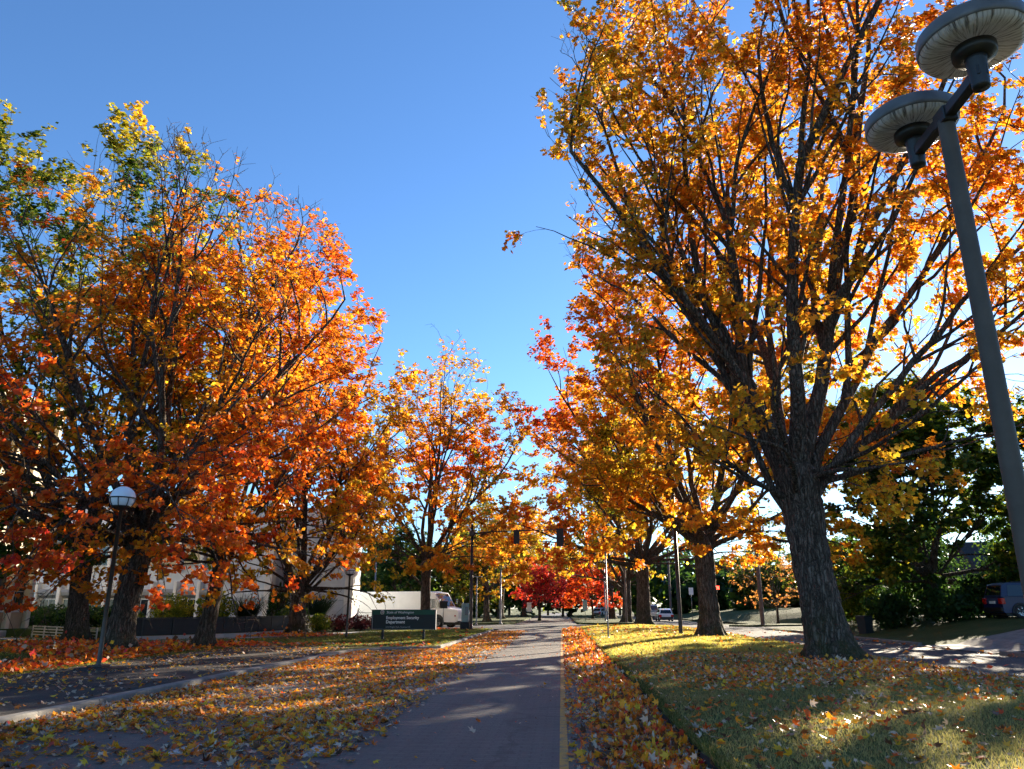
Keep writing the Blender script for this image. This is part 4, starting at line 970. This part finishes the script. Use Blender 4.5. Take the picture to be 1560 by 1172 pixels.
tree("maple_tree", "red-topped orange maple, second on the median, with straight dark trunk", "tree", (7.5, 40.7, zl(7.5, 40.7) - .05), 21.5, 5.2, .50, 9.4, 4.2,
     [(180, 40, .9, .05), (170, 18, 1.0, .02), (215, 36, 1.0, .04), (90, 12, 1.0, .0), (5, 34, 1.0, .03), (-20, 58, .95, .03), (290, 30, 1.0, .03), (55, 40, 1.0, .03), (135, 40, 1.0, .04), (250, 62, .95, .02), (330, 70, .9, .01), (195, 66, .95, .03), (10, 81, 1.1, .0), (-30, 81, 1.1, .0), (250, 82, 1.1, .0), (290, 82, 1.1, .0), (215, 82, 1.1, .0), (180, 81, 1.1, .01)],
     P_r2, .20, 5, TRI, d2=.85, d3=1.35, d4=3.0, nl=17, dens=-.78, ey=.76, group=G)
tree("maple_tree", "orange and red maple with lime leaves, third on the median", "tree", (7.0, 67.6, zl(7.0, 64) - .08), 22, 5.5, .56, 11.4, 4.9,
     [(180, 42), (160, 20), (215, 40), (90, 14), (5, 36), (-20, 60), (290, 34), (55, 44), (250, 66), (330, 70), (190, 72, .9, .0), (120, 66), (185, 85, 1, 0), (225, 86, .95, 0), (260, 85, .95, 0), (300, 86, .95, 0), (350, 84, 1, 0)],
     P_r3, .27, 8, TRI, d2=.75, d3=1.15, d4=2.4, nl=16, dens=-.7, ey=.85, group=G)
tree("maple_tree", "forked far maple just left behind the third median maple", "tree", (7.2, 87.1, .1), 21, 4.8, .5, 11.0, 5.6,
     [(180, 40, .7), (150, 22), (215, 44, .8), (90, 20), (5, 40), (-20, 60), (290, 40), (250, 66), (330, 70), (190, 74, .9, .0)],
     P_r3, .33, 9, TRI, d2=.7, d3=1.1, d4=2.2, nl=11, dens=-.7, split=False, group=G)
tree("maple_tree", "distant amber maple on the far median behind the signal pole", "tree", (7.0, 112, .12), 17, 4.5, .48, 5.6, 5.2,
     [(180, 45), (150, 22), (215, 44), (90, 20), (5, 40), (-20, 60), (290, 40), (250, 66), (330, 70)],
     lambda p, z, r, c, b: 3.3 + .7 * c + .5 * b, .38, 10, TRI, d2=.8, d3=1.1, d4=2.0, nl=6, dens=-.8, ctr=(2.5, 0), split=False, group=G)
# left side
low = [(250, 86, .92, -.002, 1.0), (288, 90, .88, .0, .95), (320, 84, .95, .0, 1.0), (215, 88, .9, -.002, 1.0), (352, 87, .95, .0, .95), (182, 86, .95, .0), (20, 84, 1.0, .0), (270, 70, 1.0, .01), (305, 66, 1.0, .02), (235, 68, 1.0, .02)]
vase = [(180, 32), (150, 18), (215, 28), (90, 12), (5, 28), (-25, 20), (290, 30), (55, 36), (250, 46, 1, .05), (330, 48, 1, .05), (120, 40), (200, 56, .95, .04)]
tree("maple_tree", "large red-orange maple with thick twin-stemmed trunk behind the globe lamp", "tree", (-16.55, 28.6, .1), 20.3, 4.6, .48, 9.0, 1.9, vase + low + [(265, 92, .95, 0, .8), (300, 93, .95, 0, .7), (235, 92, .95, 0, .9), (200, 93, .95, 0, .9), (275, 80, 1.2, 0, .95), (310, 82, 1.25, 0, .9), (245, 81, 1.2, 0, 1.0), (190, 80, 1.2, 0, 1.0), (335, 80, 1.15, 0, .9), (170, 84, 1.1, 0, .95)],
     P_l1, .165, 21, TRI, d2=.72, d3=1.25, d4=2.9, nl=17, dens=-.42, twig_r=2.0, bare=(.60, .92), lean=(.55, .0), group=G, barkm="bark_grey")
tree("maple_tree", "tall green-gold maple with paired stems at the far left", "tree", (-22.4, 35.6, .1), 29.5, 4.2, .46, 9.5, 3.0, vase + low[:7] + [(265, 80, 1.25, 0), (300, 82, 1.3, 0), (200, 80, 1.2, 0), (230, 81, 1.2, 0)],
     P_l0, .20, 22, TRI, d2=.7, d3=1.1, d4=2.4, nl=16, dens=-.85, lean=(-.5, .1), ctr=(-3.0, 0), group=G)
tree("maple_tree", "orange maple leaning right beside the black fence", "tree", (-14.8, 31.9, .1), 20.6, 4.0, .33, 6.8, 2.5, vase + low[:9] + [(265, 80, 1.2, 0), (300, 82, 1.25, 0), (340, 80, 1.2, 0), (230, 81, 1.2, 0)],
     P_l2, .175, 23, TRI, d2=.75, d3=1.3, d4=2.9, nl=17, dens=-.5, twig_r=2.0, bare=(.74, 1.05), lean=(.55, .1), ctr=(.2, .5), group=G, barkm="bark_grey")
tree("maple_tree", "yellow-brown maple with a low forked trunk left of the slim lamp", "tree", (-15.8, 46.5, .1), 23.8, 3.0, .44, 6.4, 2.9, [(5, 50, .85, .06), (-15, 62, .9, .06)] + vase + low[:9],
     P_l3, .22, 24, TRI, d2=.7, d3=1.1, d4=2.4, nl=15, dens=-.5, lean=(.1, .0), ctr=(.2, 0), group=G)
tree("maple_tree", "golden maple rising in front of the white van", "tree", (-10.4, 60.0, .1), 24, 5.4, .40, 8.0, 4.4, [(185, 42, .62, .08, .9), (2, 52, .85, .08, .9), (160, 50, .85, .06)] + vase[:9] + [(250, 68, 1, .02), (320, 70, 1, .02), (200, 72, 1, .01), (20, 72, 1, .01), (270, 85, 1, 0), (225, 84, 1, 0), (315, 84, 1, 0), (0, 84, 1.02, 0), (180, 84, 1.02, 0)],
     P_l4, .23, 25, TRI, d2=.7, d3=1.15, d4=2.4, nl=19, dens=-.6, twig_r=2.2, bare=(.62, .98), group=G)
# crossing and beyond
tree("maple_tree", "olive and amber maple beyond the crossing left of the maroon tree", "tree", (-8.6, 112, .12), 17.5, 4.8, .42, 8.5, 4.4,
     [(180, 45), (150, 22), (215, 44), (90, 20), (5, 40), (-20, 60), (290, 40), (250, 66), (330, 70), (0, 84), (300, 84), (240, 84)],
     lambda p, z, r, c, b: 2.7 + .8 * c + .7 * b, .36, 41, TRI, d2=.85, d3=1.2, d4=2.2, nl=11, dens=-.85, split=False, group=G)
tree("maple_tree", "hazy rust-coloured maple farthest up the road on the left", "tree", (-6.5, 138, .12), 18, 5, .42, 9.0, 5.0,
     [(180, 45), (150, 22), (215, 44), (90, 20), (5, 40), (-20, 60), (290, 40), (250, 66), (330, 70), (0, 84), (300, 84)],
     lambda p, z, r, c, b: 3.6 + .9 * c + .7 * b, .42, 42, TRI, d2=.8, d3=1.1, d4=2.2, nl=11, dens=-.85, split=False, group=G)
lollipop = [(0, 30), (60, 55), (120, 35), (180, 60), (240, 40), (300, 58), (30, 80), (100, 82), (160, 84), (220, 80), (280, 84), (340, 80), (90, 10)]
tree("street_tree", "bright yellow-orange maple hanging over the far left corner of the crossing", "tree", (-8.4, 88.5, .1), 12, 3.6, .34, 4.9, 3.0, lollipop, lambda p, z, r, c, b: 3.7 + .6 * c + 1.2 * np.clip(z - .3, 0, 1), .34, 31, TRI, d2=.9, d3=1.2, d4=2.2, nl=7, dens=-.9, split=False)
tree("street_tree", "round maroon-red tree at the end of the road", "tree", (-2.9, 103, .12), 7.3, 1.7, .13, 3.2, 1.2, lollipop, lambda p, z, r, c, b: 7.2 + .3 * c - .7 * np.clip(z - .75, 0, 1) * 3, .26, 32, TRI, d2=1.5, d3=2, d4=3.2, nl=7, dens=-1.5, split=False)
tree("street_tree", "glowing orange-red tree beside the maroon one at the road end", "tree", (4.4, 112, .12), 8.2, 2.0, .14, 4.3, 1.5, lollipop, lambda p, z, r, c, b: 6.15 + .4 * c, .30, 33, TRI, d2=1.3, d3=1.8, d4=3, nl=7, dens=-1.5, split=False)
tree("street_tree", "small thin copper-orange tree on the island across the opposite road", "tree", (21.3, 79.2, .12), 7.6, 1.8, .11, 4.2, 2.2, lollipop, lambda p, z, r, c, b: 4.3 + .5 * c, .20, 34, TRI, d2=1.0, d3=1.4, d4=2.4, nl=4, dens=-.35, dull=.6, split=False)
tree("green_tree", "bright lime-green tree behind the white van cab", "tree", (-12.0, 92.0, .1), 9.6, 2.0, .28, 5.4, 1.2, lollipop, lambda p, z, r, c, b: 1.75 + .45 * c, .36, 35, TRI, d2=1.0, d3=1.4, d4=2.4, nl=8, dens=-1.3, split=False)
tree("green_tree", "darker green tree behind the middle of the white van", "tree", (-19.0, 92.0, .1), 10.5, 2.0, .3, 6.0, 1.0, lollipop, lambda p, z, r, c, b: .8 + .4 * c, .38, 36, TRI, d2=1.0, d3=1.4, d4=2.4, nl=8, dens=-1.3, split=False)
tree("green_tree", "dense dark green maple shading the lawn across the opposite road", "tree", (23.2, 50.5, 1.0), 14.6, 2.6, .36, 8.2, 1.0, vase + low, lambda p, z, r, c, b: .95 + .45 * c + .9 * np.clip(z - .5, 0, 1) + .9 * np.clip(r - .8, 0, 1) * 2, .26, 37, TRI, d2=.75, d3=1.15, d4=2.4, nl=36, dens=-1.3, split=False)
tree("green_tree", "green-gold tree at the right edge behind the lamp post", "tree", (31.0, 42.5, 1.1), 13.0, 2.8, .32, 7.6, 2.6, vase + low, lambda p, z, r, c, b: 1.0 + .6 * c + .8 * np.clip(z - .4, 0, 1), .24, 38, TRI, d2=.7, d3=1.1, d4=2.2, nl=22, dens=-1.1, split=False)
tree("willow_tree", "pale yellow-green weeping tree far behind the small orange tree", "tree", (31, 118, 1.2), 15, 3, .4, 6.0, 2.0, lollipop, lambda p, z, r, c, b: 1.7 + .3 * c, .42, 39, TRI, d2=.9, d3=1.2, d4=2.2, nl=7, dens=-.6, split=False, lup=-1.2)
for k, (x, y, rx, h, hv, lb) in enumerate(((19.3, 47.8, 1.5, 2.1, .4, "dark green bush beside the black bin"), (21.5, 45.2, 1.7, 1.9, .3, "low dark bush under the dense green maple"), (19.9, 55.0, 1.6, 3.6, 1.6, "backlit lime bush right of the big maple trunk"), (28.5, 49.5, 2.6, 4.6, .3, "dark tall bush behind the blue vehicle"), (20.4, 58.0, 2.6, 6.4, .5, "tall dark bush behind the lime bush"), (25.0, 56.5, 3.0, 6.6, .25, "tall dark bush behind the dense green maple trunk"), (32.5, 54.5, 4.0, 8.0, .5, "tall dark bush in front of the house wall"), (24.4, 47.2, 1.8, 2.6, .2, "low dark bush left of the blue vehicle"))):
    shrub("dark_shrub", lb, (x, y, float(bank_z(np.array(x), np.array(y))) - .05), rx, rx * .8, h, hv, int(900 * rx * h ** .5), .20, 160 + k, hv=.4)

# far woodland that closes the view: one mass
def woodland():
    g = np.random.default_rng(77); Pp = []; Nn = []; Tt = []; Sz = []; Cc = []; tv = []; tf = []; k0 = 0
    spots = []
    for bearing in np.arange(-46, 52, 1.9):
        for dist in (128, 150):
            b_ = math.radians(bearing + g.uniform(-.9, .9)); dd = dist + g.uniform(-8, 12)
            x, y = math.sin(b_) * dd, math.cos(b_) * dd
            if -8 < x < 18 and y < 145: continue
            if x < -15 and y < 85 and x > -62: continue
            spots.append((x, y, (g.uniform(6, 8) if 3 < bearing < 19 and dist < 140 else g.uniform(9, 14) if bearing < 12 else g.uniform(8, 12.5)), g.uniform(.2, 1.2)))
    for (x, y) in ((-8, 172), (-3, 178), (2, 176), (8, 180), (13, 176), (19, 172), (24, 160), (-13, 165)): spots.append((x, y, g.uniform(13, 17), g.uniform(.3, 1.4)))
    for (x, y, h, hv) in spots:
        n = 430; d = norm(g.normal(size=(n, 3))); rr = g.uniform(.3, 1, n) ** .5; p = d * rr[:, None] * (1 + .22 * Noise3(int(g.integers(1e6)), .55)(d))[:, None]
        r = h * g.uniform(.30, .42)
        p = p * np.array([r, r, h * .48]) + np.array([x, y, h * .52]); p[:, 2] = np.maximum(p[:, 2], .3)
        ow = norm(p - np.array([x, y, h * .45])); Pp.append(p); Nn.append(ow + g.normal(size=(n, 3)) * .5); Tt.append(g.normal(size=(n, 3))); Sz.append(g.uniform(.75, 1.5, n))
        Cc.append(hue(np.clip(hv + g.normal(size=n) * .25, 0, 4)) * g.uniform(.6, 1.1, (n, 1)))
        v, f = tubes(np.array([[(x, y, -.1), (x, y, h * .3), (x + g.normal() * .3, y, h * .75)]]), np.array([[.3, .22, .05]]), 6); tv.append(v); tf.append(f + k0); k0 += len(v)
    w = link("woodland", leaf_mesh("woodland", np.concatenate(Pp), np.concatenate(Nn), np.concatenate(Tt), np.concatenate(Sz), np.concatenate(Cc), TRI), "leaf")
    tag(w, "distant mass of dark green trees closing the view beyond the crossing", "woodland", kind="stuff")
    o = link("trunks", np_mesh("trunks", np.concatenate(tv), np.concatenate(tf), True), "bark", w); o["kind"] = "stuff"
woodland()

# ------------------------------------------------------------------ fallen leaves and grass
def scatter(name, label, samples, tmpl, seed, mixh, size=.084, pale=.18, upright=.0):
    """samples: (n,3) points"""
    g = np.random.default_rng(seed); P = samples; n = len(P)
    Nn = g.normal(size=(n, 3)) * np.array([.38, .38, 0]) + np.array([0, 0, 1.0]); st = g.uniform(size=n) < upright; Nn[st] += g.normal(size=(st.sum(), 3)) * 1.0
    T = g.normal(size=(n, 3)) * np.array([1, 1, .05])
    c = hue(np.clip(mixh[0] + g.normal(size=n) * mixh[1], 3.15, 7.6)) * g.uniform(.8, 1.3, (n, 1))
    pl = g.uniform(size=n) < pale; c[pl] = np.array([.62, .49, .36]) * g.uniform(.6, 1.25, (pl.sum(), 1))  # pale share: sky reflected off glossy undersides, put into the leaf colour
    br = g.uniform(size=n) < .12; c[br] = np.array([.16, .07, .03]) * g.uniform(.6, 1.3, (br.sum(), 1))
    sz = size * g.uniform(.45, 1.4, n); P = P + np.array([0, 0, .012]); P[:, 2] += sz * np.linalg.norm(Nn[:, :2], axis=1) / np.abs(Nn[:, 2]).clip(.3) * .25
    dd = P[:, 1]
    o = link(name, mixed_mesh(name, (P, Nn, T, sz, c), g.uniform(-1.5, 4.5, n), [(dd < 13, STAR), ((dd >= 13) & (dd < 22), KITE), (dd >= 22, TRI)]), "fallen_leaf"); tag(o, label, "leaves", kind="stuff"); return o
gs = np.random.default_rng(99)
def rej(n, x0, x1, y0, y1, fn, ybias=1.0):
    x = gs.uniform(x0, x1, n); y = y0 + (y1 - y0) * gs.uniform(0, 1, n) ** ybias
    k = gs.uniform(size=n) < fn(x, y); return x[k], y[k]
n2 = Noise3(5, 2.2); n2b = Noise3(6, .8)
def nz(x, y): return n2(np.stack([x, y * .7, 0 * x], -1)) * .6 + n2b(np.stack([x, y, 0 * x], -1)) * .4
def cat3(x, y, z): return np.stack([x, y, z + 0 * x], -1)
def far_near(nm, lb, P, *a, **k):
    q = P[:, 1] < 17
    scatter(nm, lb + ", near the camera", P[q], STAR, *a, **k); scatter(nm, lb + ", farther up the street", P[~q], KITE, *a, **k)
# gutter along the median
x, y = rej(52000, .06, 1.50, 7, 64, lambda x, y: np.clip(.05 + 1.25 * ((x - .15) / 1.35).clip(0) ** 1.5 + .16 * nz(x, y) + .006 * (y - 10).clip(0) , 0, 1))
far_near("gutter_leaves", "thick orange leaf drift in the gutter along the grass median", cat3(x, y, .002 + .05 * ((x - .9) / .6).clip(0, 1) * gs.uniform(0, 1, len(x))), 201, (4.8, .9), upright=.25)
# left lane
x, y = rej(88000, -7.95, -2.0, 7, 58, lambda x, y: np.where((y > 32.5) & (x < -4.95), 0, np.clip((.50 + .5 * nz(x, y)) * np.clip((-x - 2.3) / 1.0, 0, 1) * np.clip((y - 2) / 9, .75, 1.2) + .9 * (x < -7.25) + .55 * ((y > 36) & (x < -4.0)), 0, 1)))
far_near("road_leaves", "yellow and orange leaves strewn over the left lane and kerb", cat3(x, y, .002 + .04 * (x < -7.4) * gs.uniform(0, 1, len(x))), 202, (4.35, .8), pale=.26)
x, y = rej(1100, -2.6, 1.5, 7, 60, lambda x, y: .12 + 0 * x)
scatter("stray_leaves", "few stray leaves on the bare middle of the road", cat3(x, y, .002), STAR, 203, (4.6, 1.2), pale=.3)
# torn bits between the whole leaves
x, y = rej(16000, -7.95, 1.5, 7, 30, lambda x, y: np.where((x > -2.6) & (x < .05), .02, .6 + .4 * nz(x, y)).clip(0, 1))
scatter("leaf_crumbs", "small torn leaf crumbs lying between the leaves on the road", cat3(x, y, .001), KITE, 210, (4.9, 1.1), .032, pale=.3)
# path
x, y = rej(5600, -12.9, -8.3, 8, 31, lambda x, y: np.clip(.30 + .3 * nz(x, y) + .5 * (y > 28), 0, 1))
scatter("path_leaves", "pale scattered leaves on the dark footpath", cat3(x, y, .128), KITE, 204, (3.9, .8), pale=.45)
# median
def medp(x, y): return np.clip(.07 + .10 * nz(x, y) + .75 * np.exp(-(((x - 8.2) / 3.2) ** 2 + ((y - 19.8) / 3.0) ** 2)) + .28 * np.exp(-(((x - 3.5) / 2.5) ** 2 + ((y - 16.5) / 5) ** 2)) * (1 + nz(x, y)), 0, 1)
x, y = rej(62000, 1.6, 9.9, 6.5, 40, medp)
far_near("median_leaves", "orange leaves lying on the shaded grass around the big maple", cat3(x, y, med_z(x, y) + .02), 205, (4.7, 1.0), pale=.28, upright=.15)
x, y = rej(5000, 1.6, 9.9, 38, 65, lambda x, y: np.clip(.25 + .2 * nz(x, y) + .5 * np.exp(-((y - 52) / 8) ** 2), 0, 1))
scatter("median_leaves", "sparse leaves on the sunlit far end of the median", cat3(x, y, med_z(x, y) + .02), KITE, 206, (4.4, .8), .14)
# left lawn piles
def pile(x, y):
    d1 = np.exp(-(((x + 17.5) / 4.2) ** 2 + ((y - 29.5) / 3.0) ** 2) ** 2); d2 = np.exp(-(((x + 15.0) / 1.3 + (y - 26) * .10) ** 2)) * (y < 33); d3 = np.exp(-(((x + 14.5) / 3) ** 2 + ((y - 33.2) / 1.6) ** 2))
    ring = np.exp(-((np.hypot((x + 22), (y - 33.5)) - 1.0) / 2.0) ** 2); d4 = np.exp(-(((x + 15.6) / 2.6) ** 2 + ((y - 44.5) / 2.0) ** 2)); d5 = np.exp(-(((x + 10.0) / 2.6) ** 2 + ((y - 58.8) / 2.2) ** 2))
    return np.clip(1.3 * np.maximum.reduce([d1, d2, d3, ring, d4, d5]) - .12 + .10 * nz(x, y), .012, 1)
x, y = rej(46000, -29, -13.0, 14, 47, pile)
scatter("lawn_leaves", "red-brown leaf carpet under the left maples", cat3(x, y, .12 + gs.uniform(0, .05, len(x))), KITE, 207, (5.4, .9), .14, pale=.10, upright=.2)
x, y = rej(9000, -13.0, -5.3, 32, 61, lambda x, y: np.clip(pile(x, y) + .25 * np.exp(-((y - 33.5) / 1.5) ** 2), 0, 1) * (y > 31.5 + np.clip(-x - 6, 0, 2) * -.2))
scatter("verge_leaves", "orange leaves on the lawn around the department sign and van tree", cat3(x, y, .13), KITE, 208, (5.3, .9), .15)
x, y = rej(2500, 10, 16, 12, 60, lambda x, y: np.clip(.05 + .8 * np.exp(-((x - 15.8) / .3) ** 2) + .5 * np.exp(-((x - 10.2) / .35) ** 2), 0, 1))
scatter("kerbside_leaves", "scattered leaves along the kerbs of the opposite road", cat3(x, y, .003), KITE, 209, (5.0, .9), .15)

def blades(name, label, x, y, zf, h, w, seed, ca, cb):
    g = np.random.default_rng(seed); n = len(x); z = zf(x, y)
    a = g.uniform(0, 6.28, n); hh = h * g.uniform(.5, 1.3, n); ln = g.normal(size=(n, 2)) * .45
    b_ = np.stack([x, y, z - .005], -1); dx = np.stack([np.cos(a), np.sin(a), 0 * a], -1) * (w * g.uniform(.6, 1.3, n))[:, None]
    tip = b_ + np.stack([ln[:, 0] * hh, ln[:, 1] * hh, hh], -1)
    V = np.stack([b_ - dx, b_ + dx, tip], 1).reshape(-1, 3); F = np.arange(3 * n).reshape(-1, 3)
    t = g.uniform(0, 1, (n, 1)) ; c = np.array(ca)[None] * (1 - t) + np.array(cb)[None] * t; c *= (1 + .25 * nz(x, y))[:, None]
    dry = g.uniform(size=n) < .13; c[dry] = np.array([.28, .23, .10])
    o = link(name, np_mesh(name, V, F, False, np.repeat(c.clip(.005), 3, axis=0)), "blade"); tag(o, label, "grass", kind="stuff"); return o
x = gs.uniform(1.54, 9.95, 135000); y = 6.5 + 21 * gs.uniform(0, 1, 135000) ** 1.25
blades("median_grass", "short mown grass on the near median", x, y, med_z, .055, .0068, 301, (.20, .215, .075), (.44, .39, .18))
x = gs.uniform(1.54, 9.9, 110000); y = gs.uniform(26, 65, 110000)
blades("median_grass", "short mown grass on the sunlit far part of the median", x, y, med_z, .085, .018, 302, (.27, .28, .06), (.50, .43, .15))
x = 1.56 + np.abs(gs.normal(size=26000)) * .07 - .02; y = gs.uniform(6, 62, 26000)
blades("edge_grass", "longer grass fringe overhanging the median kerb", x, y, lambda x, y: med_z(x, y) - .03, .10, .007, 303, (.045, .07, .015), (.12, .14, .04))
x = gs.uniform(-27, -12.95, 45000); y = gs.uniform(14, 40, 45000)
blades("lawn_grass", "short mown grass on the left lawn", x, y, lambda x, y: .12 + 0 * x, .065, .016, 304, (.075, .105, .02), (.19, .20, .05))
x = gs.uniform(-13, -5.15, 28000); y = gs.uniform(30, 60, 28000); k = (y > 32.6 + np.clip(-x - 9, 0, 4) * .1) & ((x > -12.5) | (y > 33.2))
blades("verge_grass", "short mown grass around the department sign", x[k], y[k], lambda x, y: .12 + 0 * x, .065, .018, 305, (.085, .11, .02), (.21, .22, .055))
